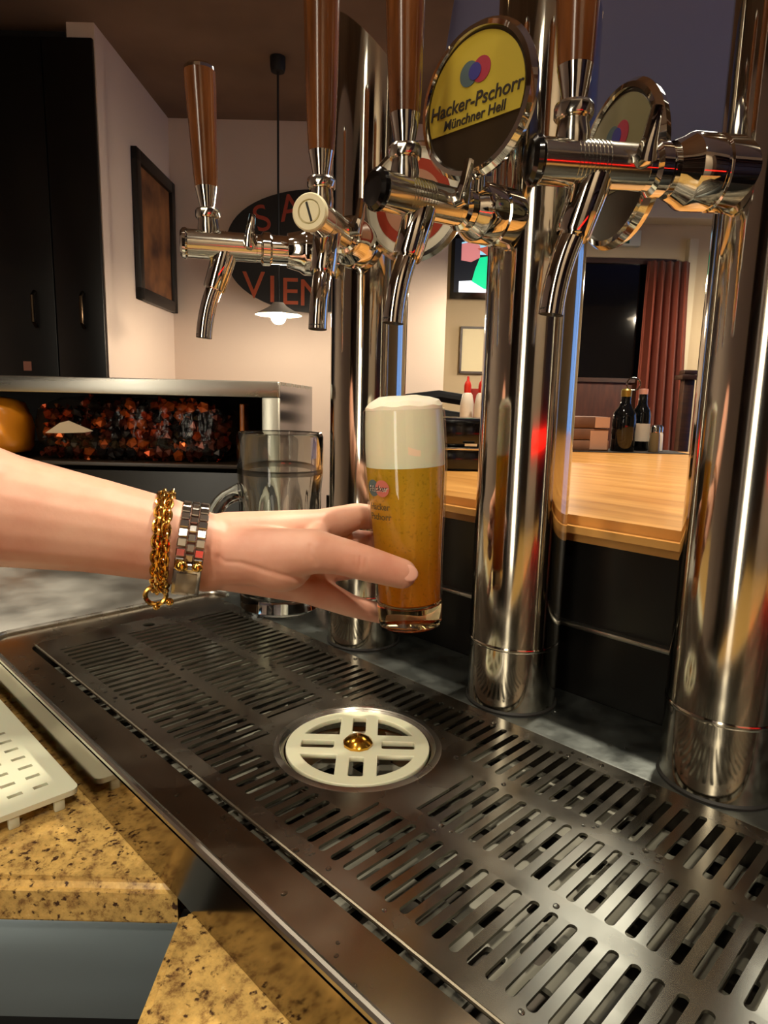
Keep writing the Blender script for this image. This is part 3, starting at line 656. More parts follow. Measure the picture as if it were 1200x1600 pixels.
def beer_tap(name_label, col, phi, L, z, end, scale=1.0, lean=0.05, HL=0.164):
    x, y = COLS[col]
    t = thing('beer_tap', name_label, 'beer tap', (x, y, z), (0, 0, math.radians(phi)), 'chrome beer taps with wooden handles')
    k = scale; S = L-0.152
    def lx(prof, m, name, seg=28):
        bm = BM(); lathe(bm, [(r, s) for s, r in prof], seg, AX['x']); return obj(name, bm, m, t, angle=0.5)
    lx([(0.028, 0.0205), (0.046, 0.0205), (0.047, 0.0192), (0.0485, 0.0192), (0.0495, 0.0205), (0.062, 0.0205), (0.064, 0.0195), (0.067, 0.0175), (0.072+S*0.3, 0.0150)], chrome, 'collar', 40)
    lx([(0.066, 0.0125), (0.072+S, 0.0125), (0.074+S, 0.0145), (0.080+S, 0.0145), (0.082+S, 0.0118), (0.088+S, 0.0118)], chrome, 'shank')
    b = lx([(0.084+S, 0.0105), (0.086+S, 0.0122), (0.1455+S, 0.0122), (0.147+S, 0.0112)], chrome_soft, 'body', 28)
    # flow lever screw on the side
    bm = BM(); tube(bm, [(0.092+S, -0.009, 0.001), (0.092+S, -0.0165, 0.001)], 0.0065, 16); obj('side_screw', bm, chrome, b)
    bm = BM(); tube(bm, [(0.092+S, 0.009, 0.001), (0.092+S, 0.0165, 0.001), (0.092+S, 0.019, 0.010), (0.090+S, 0.020, 0.024)], [0.006, 0.006, 0.004, 0.003], 10); obj('flow_lever', bm, chrome, b)
    bm = BM()
    for i in range(9):
        a = 0.108+S+i*0.0022
        lathe(bm, [(0.0126, a), (0.0126, a+0.0011)], 24, AX['x'], cap=True)
    obj('knurl_rings', bm, chrome_soft, b)
    # end cap
    if end == 'white':
        lx([(0.146+S, 0.0126), (0.1475+S, 0.0134), (0.151+S, 0.0134), (0.152+S, 0.0125), (0.152+S, 0.0088), (0.150+S, 0.0084)], cream_plastic, 'end_ring')
        e = lx([(0.148+S, 0.0078), (0.1515+S, 0.0078), (0.152+S, 0.0072)], cream_plastic, 'end_screw')
        bm = BM(); box(bm, 0.1519+S, 0.1524+S, -0.0008, 0.0008, -0.007, 0.007, mtx=Matrix.Rotation(0.3, 4, 'X')); obj('screw_slot', bm, rubber, e, smooth=False)
        lx([(0.1485+S, 0.0090), (0.1487+S, 0.0090)], rubber, 'end_gap')
    else:
        m = {'black': black_gloss, 'chrome': chrome}[end]
        lx([(0.146+S, 0.0126), (0.1475+S, 0.0134), (0.150+S, 0.0130), (0.152+S, 0.0105), (0.1527+S, 0.006), (0.153+S, 0.0)], m, 'end_cap')
    # handle
    hs = 0.127+S
    H = Matrix.Translation((hs, 0, 0)) @ Matrix.Rotation(lean, 4, 'Y')
    def hz(prof, m, name, seg=28, parent=None):
        bm = BM(); lathe(bm, [(r, zz) for zz, r in prof], seg, H); return obj(name, bm, m, parent or t, angle=0.5)
    hz([(0.008, 0.0088), (0.014, 0.0095), (0.020, 0.0085), (0.023, 0.0085)], chrome_soft, 'lever_collar')
    hz([(0.022, 0.0100), (0.0235, 0.0108), (0.0285, 0.0108), (0.030, 0.0098)], chrome_soft, 'lock_nut', 12)
    hz([(0.029, 0.0062), (0.032, 0.0066), (0.046, 0.0094), (0.048, 0.0098)], chrome, 'ferrule')
    wd_ = hz([(0.0478, 0.0097), (0.060, 0.0105), (0.100, 0.0120), (HL-0.013, 0.0132), (HL, 0.0134)], wood_handle, 'handle', 32)
    hz([(HL-0.0002, 0.0134), (HL+0.0025, 0.0132), (HL+0.0045, 0.0112), (HL+0.0055, 0.006), (HL+0.0055, 0.0)], chrome, 'handle_cap', 28, wd_)
    # spout
    bm = BM(); tube(bm, [(0.113+S, 0, -0.004), (0.116+S, 0, -0.014), (0.1235+S, 0, -0.037), (0.124+S, 0, -0.0385)], [0.0108, 0.0108, 0.0098, 0.0090], 22); obj('spout_sleeve', bm, chrome, t)
    bm = BM(); pts = []
    for i in range(9):
        a = i/8; q0 = Vector((0.122+S, 0, -0.034)); q1 = Vector((0.1315+S, 0, -0.054)); q2 = Vector((0.1335+S, 0, -0.081))
        pts.append(q0*(1-a)**2 + q1*2*a*(1-a) + q2*a*a)
    tube(bm, pts, 0.0071, 20, cap=False)
    sp_ = obj('spout', bm, chrome, t)
    bm = BM(); tube(bm, [pts[-1]+Vector((0, 0, 0.0035)), pts[-1]+Vector((0, 0, 0.0012))], 0.0069, 20); obj('spout_bore', bm, rubber, sp_)
    return t
tA = beer_tap('far left chrome beer tap with wooden handle, alone against the wall', 1, 238.5, 0.172, 0.3765, 'chrome', lean=0.04, HL=0.1405)
tB = beer_tap('chrome beer tap with cream slotted end screw facing the camera', 1, 299.5, 0.153, 0.3775, 'white', lean=0.02)
tC = beer_tap('chrome beer tap with black end cap under the yellow badge', 2, 259, 0.148, 0.3755, 'black', lean=0.03)
tD = beer_tap('nearest chrome beer tap on the right tower, glinting red', 3, 233, 0.155, 0.3755, 'black', lean=0.03)
def place_badge(tapo, world, ang, kind, tilt, stem_world):
    inv = (Matrix.Translation(tapo.location) @ Matrix.Rotation(tapo.rotation_euler.z, 4, 'Z')).inverted()
    medallion(tapo, inv @ Vector(world), math.radians(ang), kind, tilt, [inv @ Vector(p) for p in stem_world] if stem_world else None)
place_badge(tC, (-0.3035, 0.381, 0.4405), 268, 'yellow', 0.0, [(-0.3045, 0.385, 0.385), (-0.303, 0.384, 0.405)])
place_badge(tB, (-0.4115, 0.437, 0.408), 288, 'red', 0.0, [(-0.452, 0.450, 0.400), (-0.413, 0.441, 0.405)])
place_badge(tD, (-0.218, 0.419, 0.391), 238, 'grey', 0.0, [(-0.172, 0.395, 0.3765), (-0.205, 0.420, 0.388)])

# ================================================================== LEFT SHELF UNIT
t = thing('steel_shelf_unit', 'open stainless steel shelf unit holding bags behind the arm', 'shelf unit', UW(-0.176, 1.1, -0.006), (0, 0, RA))
bm = BM(); box(bm, -0.95, 0.0, 0.0, 0.02, 0.248, 0.274, 0.002); obj('top_beam', bm, steel_brushed, t)
bm = BM(); box(bm, -0.95, 0.0, 0.02, 0.5, 0.268, 0.274); obj('top_plate', bm, steel_brushed, t, smooth=False)
bm = BM(); box(bm, -0.027, 0.0, 0.0, 0.02, 0.0, 0.248, 0.002); obj('post', bm, mat('bright_steel', (214, 214, 200), 0.35, 0.8), t)
bm = BM(); box(bm, -0.006, 0.0, 0.02, 0.5, 0.0, 0.268); obj('side_panel', bm, mat('side_steel', (96, 92, 110), 0.12, 1.0), t, smooth=False)
bm = BM(); box(bm, -0.95, -0.03, 0.005, 0.45, 0.130, 0.136, 0.001); obj('shelf', bm, mat('shelf_dark', (40, 30, 22), 0.35), t)
bm = BM(); box(bm, -0.95, -0.006, 0.47, 0.49, 0.0, 0.27); obj('back_panel', bm, black_matt, t, smooth=False)
bm = BM(); box(bm, -0.95, -0.03, 0.03, 0.04, 0.0, 0.12); obj('lower_panel', bm, black_panel, t, smooth=False)
# candy bag
cand = []
cm = [mat('candy_orange', (176, 68, 24), 0.22, 0.6), mat('candy_brown', (84, 32, 18), 0.2, 0.55), mat('candy_dark', (30, 26, 28), 0.18, 0.5), mat('candy_amber', (196, 92, 32), 0.2, 0.55)]
for m in cm:
    bm = BM(); bmesh.ops.create_icosphere(bm, subdivisions=1, radius=0.0105)
    for v in bm.verts: v.co *= random.uniform(0.85, 1.12); v.co.x *= 1.12
    for sx in (-1, 1):
        c0 = bm.verts.new((sx*0.009, 0, 0)); ring = [bm.verts.new((sx*0.0165, 0.006*math.cos(a*PI/3), 0.006*math.sin(a*PI/3))) for a in range(6)]
        for i in range(6): bm.faces.new((c0, ring[i], ring[(i+1) % 6]))
    me = mesh_of('candy', bm, False); me.materials.append(m); cand.append(me)
CB = (-0.588, -0.255)
rnd = random.Random(3)
row = 0
for layer in range(2):
    for r in range(6):
        nx = 18
        for i in range(nx):
            a = (i+0.5*(r % 2))/nx
            u = CB[0]+0.015+(CB[1]-CB[0]-0.03)*a + rnd.uniform(-0.004, 0.004); z = 0.143+r*0.0158+rnd.uniform(-0.003, 0.003)
            edge = min(a, 1-a)*4
            if r == 5 and (edge < 0.35 or rnd.random() < 0.25): continue
            w = 1.145+0.019*layer+rnd.uniform(-0.004, 0.004)
            o = link('candy', rnd.choice(cand + cand[1:3]), None, None, UW(u, w, z), (rnd.uniform(0, 6), rnd.uniform(0, 6), rnd.uniform(0, 6)))
            tag(o, 'small wrapped candy inside the clear bag on the steel shelf', 'candy', 'wrapped candies in the clear bag')
t = thing('candy_bag', 'clear plastic bag full of orange and dark wrapped candies', 'bag', UW((CB[0]+CB[1])/2, 1.155, 0.1305), (0, 0, RA))
bm = BM(); N, K = 28, 14; hw = (CB[1]-CB[0])/2+0.012; rows = []
for i in range(N+1):
    a = -1+2*i/N; pr_ = (1-abs(a)**6)**0.5*0.92+0.08; ring = []
    for k in range(K):
        th = 2*PI*k/K; c_, s_ = math.cos(th), math.sin(th)
        yy = math.copysign(abs(c_)**0.6, c_)*0.034*pr_; zz = 0.054+math.copysign(abs(s_)**0.6, s_)*0.0535*pr_
        ring.append(bm.verts.new((a*hw+0.002*math.sin(k*2.1), yy+0.0015*math.sin(i*1.7+k), max(0.0005, zz+0.0012*math.sin(i*2.3+k*1.3)))))
    rows.append(ring)
for a, b in zip(rows, rows[1:]):
    for k in range(K): bm.faces.new((a[k], a[(k+1) % K], b[(k+1) % K], b[k]))
bm.faces.new(list(reversed(rows[0]))); bm.faces.new(rows[-1])
obj('film', bm, film, t, angle=2.0)
bm = BM(); box(bm, hw-0.004, hw+0.004, -0.02, 0.02, 0.02, 0.10, 0.002); obj('end_seal', bm, mat('amber_film', (176, 96, 30), 0.3), t)
bm = BM(); prism(bm, [(-0.145, 0.045), (-0.12, 0.062), (-0.105, 0.066), (-0.065, 0.05), (-0.08, 0.047), (-0.12, 0.045)], 0, 0.0008); obj('paper_label', bm, mat('label_paper', (224, 206, 176), 0.6), t, loc=(0, -0.0385, 0), rot=(PI/2, 0, 0), smooth=False)
# orange bag at left
bm = BM(); bmesh.ops.create_icosphere(bm, subdivisions=3, radius=1.0)
rr = random.Random(5)
for v in bm.verts:
    n_ = 1+0.06*math.sin(5*v.co.x+3*v.co.z)+0.05*math.sin(9*v.co.z+4*v.co.y); c = v.co
    v.co = Vector((math.copysign(abs(c.x)**0.7, c.x)*0.062*n_, math.copysign(abs(c.y)**0.7, c.y)*0.04*n_, 0.052+math.copysign(abs(c.z)**0.7, c.z)*0.0515*min(1, n_)))
t = thing('orange_bag', 'shiny amber orange bag at the left end of the shelf', 'bag', UW(-0.666, 1.145, 0.1305), (0, 0, RA))
obj('sack', bm, mat('orange_film', (232, 146, 30), 0.25), t, angle=2.0)

# glass mug
t = thing('beer_mug', 'empty clear glass beer mug with handle behind the wrist', 'mug', (-0.624, 0.452, 0.0), (0, 0, 0))
bm = BM(); seg = 64
prof = [(0.0, 0.0), (0.042, 0.0), (0.047, 0.004), (0.0475, 0.02), (0.047, 0.14), (0.0485, 0.158), (0.0488, 0.20), (0.0470, 0.2045), (0.0445, 0.2035), (0.0438, 0.19), (0.0425, 0.158), (0.0405, 0.14), (0.0400, 0.022), (0.036, 0.016), (0.0, 0.014)]
vv = lathe(bm, prof, seg, cap=False)
for v in bm.verts:
    r = math.hypot(v.co.x, v.co.y)
    if 0.045 < r < 0.0478 and 0.01 < v.co.z < 0.15:
        pass
bmesh.ops.subdivide_edges(bm, edges=[e for e in bm.edges if abs(e.verts[0].co.z-e.verts[1].co.z) > 0.1], cuts=10)
for v in bm.verts:
    r = math.hypot(v.co.x, v.co.y)
    if 0.0455 < r < 0.048 and 0.02 < v.co.z < 0.142:
        th = math.atan2(v.co.y, v.co.x); d = 0.0022*(abs(math.cos(th*5)))*abs(math.sin((v.co.z-0.02)/0.122*PI*2))
        f = (r-d)/r; v.co.x *= f; v.co.y *= f
obj('body', bm, glass_mug, t)
bm = BM(); lathe(bm, [(0.0425, 0.158), (0.0437, 0.160), (0.0438, 0.164), (0.0428, 0.162)], 48, cap=False); obj('residue_ring', bm, mat('dried_foam', (196, 190, 176), 0.8, 0.0, Alpha=0.6), t)
d0 = Vector((-RU[0], -RU[1], 0)); d0 = (d0 + Vector((0.35, -0.35, 0))*0.5).normalized()
bm = BM(); pts = []
for i in range(15):
    a = -0.5+(PI+1.0)*i/14; pts.append(d0*(0.046+0.034*math.sin(max(0, min(PI, PI*i/14)))) + Vector((0, 0, 0.085-0.05*math.cos(PI*i/14)*1.0)))
pts[0] = d0*0.044+Vector((0, 0, 0.035)); pts[-1] = d0*0.044+Vector((0, 0, 0.137))
tube(bm, pts, [0.010]+[0.009]*13+[0.011], 16); obj('handle', bm, glass_mug, t)

# ================================================================== THINGS ON THE BAR
ZB = 0.1535
def on_bar(u, w): return UW(u, w, ZB)
# black card terminal / printer
t = thing('receipt_printer', 'black box-shaped printer on the bar beside the beer glass', 'printer', on_bar(0.085, 0.93), (0, 0, RA))
bm = BM(); box(bm, -0.07, 0.07, -0.055, 0.07, 0.0, 0.028, 0.004); obj('base', bm, black_gloss, t)
bm = BM(); box(bm, -0.068, 0.068, -0.05, 0.07, 0.029, 0.068, 0.008); obj('lid', bm, black_gloss, t)
bm = BM(); box(bm, -0.068, 0.068, -0.057, -0.05, 0.0275, 0.031, 0.001); obj('seam_strip', bm, chrome_soft, t)
bm = BM(); box(bm, 0.018, 0.034, -0.058, -0.0565, 0.033, 0.036); obj('badge', bm, mat('pale_badge', (220, 220, 210), 0.4), t, smooth=False)
# red-capped bottles
bp_ = mat('bottle_frost', (206, 200, 186), 0.35); rc = mat('red_cap', (196, 44, 24), 0.35)
for k, (u, w, lb) in enumerate(((0.158, 1.33, 'white squeeze bottle with red cap, left of the pair'), (0.182, 1.30, 'white squeeze bottle with red cap, right of the pair'))):
    t = thing('squeeze_bottle', lb, 'bottle', on_bar(u, w), group='red-capped bottles by the printer')
    bm = BM(); lathe(bm, [(0.0, 0.0), (0.0125, 0.0), (0.0135, 0.003), (0.0135, 0.085), (0.010, 0.103), (0.006, 0.108)], 24); obj('body', bm, bp_, t)
    bm = BM(); lathe(bm, [(0.0072, 0.106), (0.0072, 0.120), (0.006, 0.126), (0.003, 0.130), (0.0022, 0.138), (0.0, 0.1385)], 20); obj('cap', bm, rc, t)
bm = BM(); box(bm, -0.05, 0.05, -0.006, 0.006, 0.0, 0.115, 0.002)
o = obj('menu_card', bm, mat('menu_red', (140, 30, 18), 0.5), None, on_bar(0.215, 1.345), (0, 0, RA)); tag(o, 'dark red menu card standing behind the red-capped bottles', 'menu')
# cruets
t = thing('dark_bottle', 'dark glass bottle with wire ring and gold collar on the bar', 'bottle', on_bar(0.462, 1.31))
gl_d = mat('dark_bottle_glass', (8, 10, 12), 0.06)
bm = BM(); lathe(bm, [(0.0, 0.0), (0.021, 0.0), (0.0225, 0.003), (0.0225, 0.062), (0.021, 0.075), (0.012, 0.088), (0.0095, 0.096), (0.0095, 0.112)], 28); obj('body', bm, gl_d, t)
bm = BM(); lathe(bm, [(0.0098, 0.106), (0.0102, 0.118), (0.0075, 0.121), (0.0, 0.121)], 20); obj('collar', bm, mat('olive_gold', (150, 130, 60), 0.3, 0.7), t)
bm = BM(); loop_tube(bm, [(RU[0]*(0.012+0.013*math.cos(a)), RU[1]*(0.012+0.013*math.cos(a)), 0.130+0.012*math.sin(a)) for a in [2*PI*i/20 for i in range(20)]], 0.0016, 6); obj('wire_ring', bm, chrome_soft, t)
t = thing('dark_bottle', 'slim dark bottle with white label behind the ringed bottle', 'bottle', on_bar(0.508, 1.345))
bm = BM(); lathe(bm, [(0.0, 0.0), (0.016, 0.0), (0.0175, 0.003), (0.0175, 0.07), (0.016, 0.08), (0.009, 0.092), (0.008, 0.116)], 28); obj('body', bm, gl_d, t)
bm = BM(); lathe(bm, [(0.0085, 0.112), (0.0088, 0.122), (0.0, 0.123)], 20); obj('cap', bm, mat('rose_cap', (196, 150, 140), 0.4), t)
bm = BM(); lathe(bm, [(0.0178, 0.02), (0.0178, 0.055)], 28, cap=False); obj('label', bm, mat('bottle_label', (190, 186, 176), 0.5), t)
for k, (u, w, lb, c) in enumerate(((0.540, 1.335, 'small glass salt shaker with metal top at the bar edge', (226, 224, 214)), (0.522, 1.305, 'small pepper shaker beside the salt shaker', (96, 84, 60)))):
    t = thing('shaker', lb, 'shaker', on_bar(u, w))
    bm = BM(); lathe(bm, [(0.0, 0.0), (0.009, 0.0), (0.0105, 0.002), (0.0095, 0.034), (0.008, 0.04)], 16); obj('jar', bm, mat('shaker_%d' % k, c, 0.15), t)
    bm = BM(); lathe(bm, [(0.0088, 0.039), (0.009, 0.048), (0.006, 0.053), (0.0, 0.054)], 16); obj('top', bm, chrome_soft, t)
# stack of boxes / coaster box
t = thing('coaster_box', 'brown cardboard coaster box left of the dark bottles', 'box', on_bar(0.385, 1.325), (0, 0, RA+0.15))
cb = mat('cardboard', (132, 92, 66), 0.7); noise_color(cb, (86, 56, 40), (124, 88, 66), 14, 3)
for k in range(3):
    bm = BM(); box(bm, -0.048+0.001*k, 0.044-0.002*k, -0.03, 0.03, 0.0225*k, 0.0225*k+0.0215, 0.002); obj('layer', bm, cb, t)
bm = BM(); box(bm, 0.012, 0.042, -0.0312, -0.0302, 0.046, 0.066); box(bm, 0.004, 0.04, -0.0312, -0.0302, 0.004, 0.040); obj('paper_label', bm, mat('box_label', (176, 138, 116), 0.6), t, smooth=False)
bm = BM(); box(bm, -0.14, 0.14, -0.05, 0.05, 0.0, 0.0012)
o = obj('bar_mat', bm, mat('bar_mat', (24, 16, 10), 0.95), None, UW(0.44, 1.325, ZB), (0, 0, RA), smooth=False); tag(o, 'dark bar mat under the coaster box and bottles', 'mat')
for ch in ():
    pass
# dark chair back beyond the bar, seen over the foam
t = thing('chair', 'dark chair with black curved back beyond the bar above the foam', 'chair', UW(0.20, 2.6, FLOOR), (0, 0, RA))
bm = BM(); pts = []
for i in range(13):
    a = -1+2*i/12; pts.append((0.22*a, 0.05*a*a*-1, 0))
for z0 in (1.08, 1.16, 1.23):
    tube(bm, [(x, y, z0+0.01-0.03*abs(x)/0.22) for x, y, _ in pts], 0.022, 10)
obj('backrest', bm, black_matt, t)
for sx in (-1, 1):
    bm = BM(); tube(bm, [(sx*0.2, -0.05, 1.22), (sx*0.2, -0.03, 0.7), (sx*0.2, 0.03, 0.0)], 0.018, 8); obj('leg', bm, wood_dark, t)
    bm = BM(); tube(bm, [(sx*0.2, -0.42, 0.72), (sx*0.2, -0.44, 0.0)], 0.018, 8); obj('leg', bm, wood_dark, t)
bm = BM(); box(bm, -0.22, 0.22, -0.45, 0.0, 0.70, 0.75, 0.01); obj('seat', bm, wood_dark, t)

# ================================================================== BEER GLASS
up = (UW(0.012, 0.47, 0.238)-UW(0.0212, 0.47, 0.0838)).normalized()
GQ = Vector((0, 0, 1)).rotation_difference(up)
gt = thing('beer_glass', 'tall glass of amber beer with thick white foam held in the hand', 'beer glass', UW(0.0213, 0.47, 0.0828))
gt.rotation_mode = 'QUATERNION'; gt.rotation_quaternion = GQ
OUT = [(0.0222, 0.0008), (0.0232, 0.004), (0.0236, 0.012), (0.0240, 0.02), (0.0252, 0.05), (0.0275, 0.085), (0.0292, 0.112), (0.0296, 0.128), (0.0290, 0.146), (0.0284, 0.155)]
IN = [(r-0.0014, z) for r, z in OUT[3:]]
bm = BM(); lathe(bm, [(0.0236, 0.0185)] + OUT[3:] + [(0.0277, 0.1556)] + list(reversed(IN)) , 64, cap=False); obj('wall', bm, glass_thin, gt)
bm = BM(); lathe(bm, [(0.0, 0.0), (0.020, 0.0)] + OUT[:3] + [(0.0238, 0.0182), (0.0200, 0.0160), (0.0, 0.0150)], 64, cap=False); obj('foot', bm, glass_foot, gt)
FZ = 0.1165
bm = BM()
def rin(z):
    for (r0, z0), (r1, z1) in zip(IN, IN[1:]):
        if z0 <= z <= z1: return r0+(r1-r0)*(z-z0)/(z1-z0)
    return IN[0][0] if z < IN[0][1] else IN[-1][0]
zs = [0.0195+(FZ-0.0195)*i/16 for i in range(17)]
lathe(bm, [(0.0, 0.0172), (0.019, 0.0175)] + [(rin(z)-0.0003, z) for z in zs] + [(0.0, FZ)], 56, cap=False); obj('beer', bm, beer_m, gt)
bm = BM(); zs = [FZ+0.0001+(0.154-FZ)*i/6 for i in range(7)]
lathe(bm, [(0.0, FZ+0.0001)] + [(rin(z)-0.0003, z) for z in zs] + [(0.0268, 0.1575), (0.0245, 0.1605), (0.018, 0.1632), (0.010, 0.1645), (0.0, 0.1648)], 56, cap=False)
for v in bm.verts:
    if v.co.z > 0.156:
        v.co.z += 0.0012*math.sin(v.co.x*260)*math.cos(v.co.y*210)
obj('foam', bm, foam_m, gt)
# printed emblem and lettering on the front left of the glass
def on_glass(az, z, off=0.0004):
    r = rin(z)+0.0014+off; return Vector((r*math.cos(az), r*math.sin(az), z))
vdir = (Vector((0, 0, 0.2))-gt.location); baz = math.atan2(vdir.y, vdir.x)
def wrap(me, name, m, az0, zc, off=0.0):
    for v in me.vertices:
        p = on_glass(az0 + v.co.x/0.0295, zc+v.co.y, 0.0003+off+v.co.z); v.co = p
    return link(name, me, m, gt)
az_l = baz - 0.72
for dx, cc in ((-0.0042, (70, 96, 100)), (0.0042, (196, 110, 96))):
    bm = BM(); lathe(bm, [(0.0, 0.0), (0.0058, 0.0), (0.0058, 0.0002), (0.0, 0.0002)], 24, cap=False)
    bmesh.ops.translate(bm, verts=bm.verts[:], vec=(dx, 0, 0)); bmesh.ops.subdivide_edges(bm, edges=bm.edges[:], cuts=1)
    wrap(mesh_of('emblem', bm, False), 'emblem', mat('glass_print_%d' % int(dx*10000), cc, 0.4), az_l, 0.1035, 0.0001 if dx > 0 else 0.0)
wrap(text_mesh('Hacker', 0.0058, 0.0001, 0.2), 'emblem_text', mat('print_dark', (20, 20, 20), 0.5), az_l, 0.1035, 0.0006)
wrap(text_mesh('Hacker', 0.0058, 0.0001, 0.2), 'emblem_text', mat('print_white', (226, 222, 210), 0.5), az_l+0.012, 0.1031, 0.0004)
wrap(text_mesh('Hacker', 0.0064, 0.0001, 0.0, bold=0.0001), 'lettering', mat('print_brown', (96, 78, 34), 0.4), az_l, 0.0905)
wrap(text_mesh('Pschorr', 0.0064, 0.0001, 0.0, bold=0.0001), 'lettering', mat('print_brown', (96, 78, 34), 0.4), az_l, 0.0835)

# ================================================================== ARM AND HAND
J = dict(elbow=(-0.351, 0.36, 0.228), fore0=(-0.28, 0.385, 0.19), fore1=(-0.234, 0.40, 0.173), fore2=(-0.181, 0.412, 0.162), fore3=(-0.142, 0.422, 0.152), wrist=(-0.116, 0.43, 0.142),
 cmc=(-0.083, 0.428, 0.141), thmcp=(-0.045, 0.424, 0.146), thip=(-0.012, 0.428, 0.138), thtip=(0.013, 0.433, 0.130),
 imcp=(-0.045, 0.462, 0.155), ipip=(-0.019, 0.487, 0.159), idip=(0.010, 0.511, 0.152), itip=(0.032, 0.507, 0.149),
 mmcp=(-0.048, 0.468, 0.141), mpip=(-0.019, 0.50, 0.136), mdip=(0.012, 0.515, 0.132), mtip=(0.034, 0.508, 0.132),
 rmcp=(-0.05, 0.466, 0.125), rpip=(-0.021, 0.496, 0.118), rdip=(0.007, 0.511, 0.115), rtip=(0.028, 0.505, 0.116),
 pmcp=(-0.053, 0.458, 0.112), ppip=(-0.024, 0.478, 0.093), pdip=(-0.002, 0.494, 0.082), ptip=(0.018, 0.503, 0.080))
J = {k: UW(*v) for k, v in J.items()}
bm = BM()
AX_ = (J['wrist']-J['fore1']).normalized()
Qa = Vector((1, 0, 0)).rotation_difference(AX_)
chain = [('elbow', 0.043), ('fore0', 0.040), ('fore1', 0.0352), ('fore2', 0.0298), ('fore3', 0.0272), ('wrist', 0.0258)]
for (a, ra), (b, rb) in zip(chain, chain[1:]): capsule(bm, J[a], J[b], ra, rb)
def ch(names, rads):
    for i in range(len(names)-1): capsule(bm, J[names[i]], J[names[i+1]], rads[i], rads[i+1])
W = J['wrist']
J['w_i'] = W + Vector((0, 0, 0.009)) + UW(0.012, 0.006); J['w_p'] = W + Vector((0, 0, -0.009)) + UW(0.012, 0.004)
ch(['w_i', 'imcp', 'ipip', 'idip', 'itip'], [0.0175, 0.0125, 0.0098, 0.0086, 0.0072])
ch(['wrist', 'mmcp', 'mpip', 'mdip', 'mtip'], [0.021, 0.0135, 0.0098, 0.0088, 0.0074])
ch(['wrist', 'rmcp', 'rpip', 'rdip', 'rtip'], [0.021, 0.0130, 0.0094, 0.0084, 0.0070])
ch(['w_p', 'pmcp', 'ppip', 'pdip', 'ptip'], [0.0175, 0.0120, 0.0086, 0.0078, 0.0066])
J['thmid'] = J['thmcp'].lerp(J['thip'], 0.5) + Vector((0, 0, 0.001))
ch(['wrist', 'cmc', 'thmcp', 'thmid', 'thip', 'thtip'], [0.022, 0.0195, 0.0148, 0.0124, 0.0119, 0.0102])
ch(['cmc', 'pmcp'], [0.018, 0.0115]); ch(['thmcp', 'imcp'], [0.0085, 0.0085]); ch(['thmcp', 'mmcp'], [0.010, 0.010])
ball(bm, J['cmc'].lerp(J['thmcp'], 0.35)+Vector((0, 0, -0.006)), 0.019, (1.3, 0.9, 1.0), Qa)
me = mesh_of('hand_raw', bm); raw = bpy.data.objects.new('hand_raw', me); C.objects.link(raw)
rm = raw.modifiers.new('r', 'REMESH'); rm.mode = 'VOXEL'; rm.voxel_size = 0.0011; rm.use_smooth_shade = True
sm = raw.modifiers.new('s', 'SMOOTH'); sm.factor = 0.5; sm.iterations = 20
bpy.context.view_layer.update()
me2 = bpy.data.meshes.new_from_object(raw.evaluated_get(bpy.context.evaluated_depsgraph_get()))
bpy.data.objects.remove(raw)
for p in me2.polygons: p.use_smooth = True
# skin creases at thumb joint, wrist and around the ball of the thumb
def groove(a, b, depth, width, ext=1.0):
    a = Vector(a); b = Vector(b); d = b-a; L2 = d.length_squared
    for v in me2.vertices:
        k = max(0.0, min(1.0, (v.co-a).dot(d)/L2)); q = (v.co-(a+d*k)).length
        if q < width*3: dv[v.index] = max(dv[v.index], depth*math.exp(-(q/width)**2))
dv = {v.index: 0.0 for v in me2.vertices}
vuw = [(v.co.x*RU[0]+v.co.y*RU[1], v.co.x*FW[0]+v.co.y*FW[1], v.co.z, v.index) for v in me2.vertices]
def surf(u, w, z):
    c_ = [q for q in vuw if abs(q[0]-u) < 0.003 and abs(q[2]-z) < 0.003]
    return me2.vertices[min(c_, key=lambda q: q[1])[3]].co.copy() if c_ else UW(u, w, z)
nrm0 = {v.index: v.normal.copy() for v in me2.vertices}
for a, b, dp, wd2 in ((( -0.088, 0.407, 0.139), (-0.066, 0.4055, 0.132), 0.0011, 0.0016), ((-0.066, 0.4055, 0.132), (-0.045, 0.412, 0.124), 0.0012, 0.0018), ((-0.10, 0.408, 0.146), (-0.088, 0.407, 0.139), 0.0008, 0.0014),
                      ((-0.0115, 0.417, 0.147), (-0.0125, 0.4155, 0.134), 0.0004, 0.0013), ((-0.0145, 0.417, 0.147), (-0.0155, 0.4155, 0.136), 0.0003, 0.0013), ((-0.0085, 0.417, 0.146), (-0.0095, 0.4165, 0.136), 0.00025, 0.0012),
                      ((-0.044, 0.411, 0.155), (-0.040, 0.4105, 0.138), 0.0006, 0.0016), ((-0.107, 0.406, 0.152), (-0.104, 0.407, 0.128), 0.0006, 0.0013)):
    n_ = 4
    pts_ = [surf(*[a[i]+(b[i]-a[i])*k/n_ for i in range(3)]) for k in range(n_+1)]
    for p_, q_ in zip(pts_, pts_[1:]):
        if (p_-q_).length > 1e-5: groove(p_, q_, dp, wd2)
for v in me2.vertices:
    if dv[v.index]: v.co -= nrm0[v.index]*dv[v.index]
me2.name = 'arm'
arm = thing('person', 'bare left forearm and hand reaching in to hold the beer glass', 'person', J['elbow'])
link('arm', me2, skin, arm, -J['elbow'])
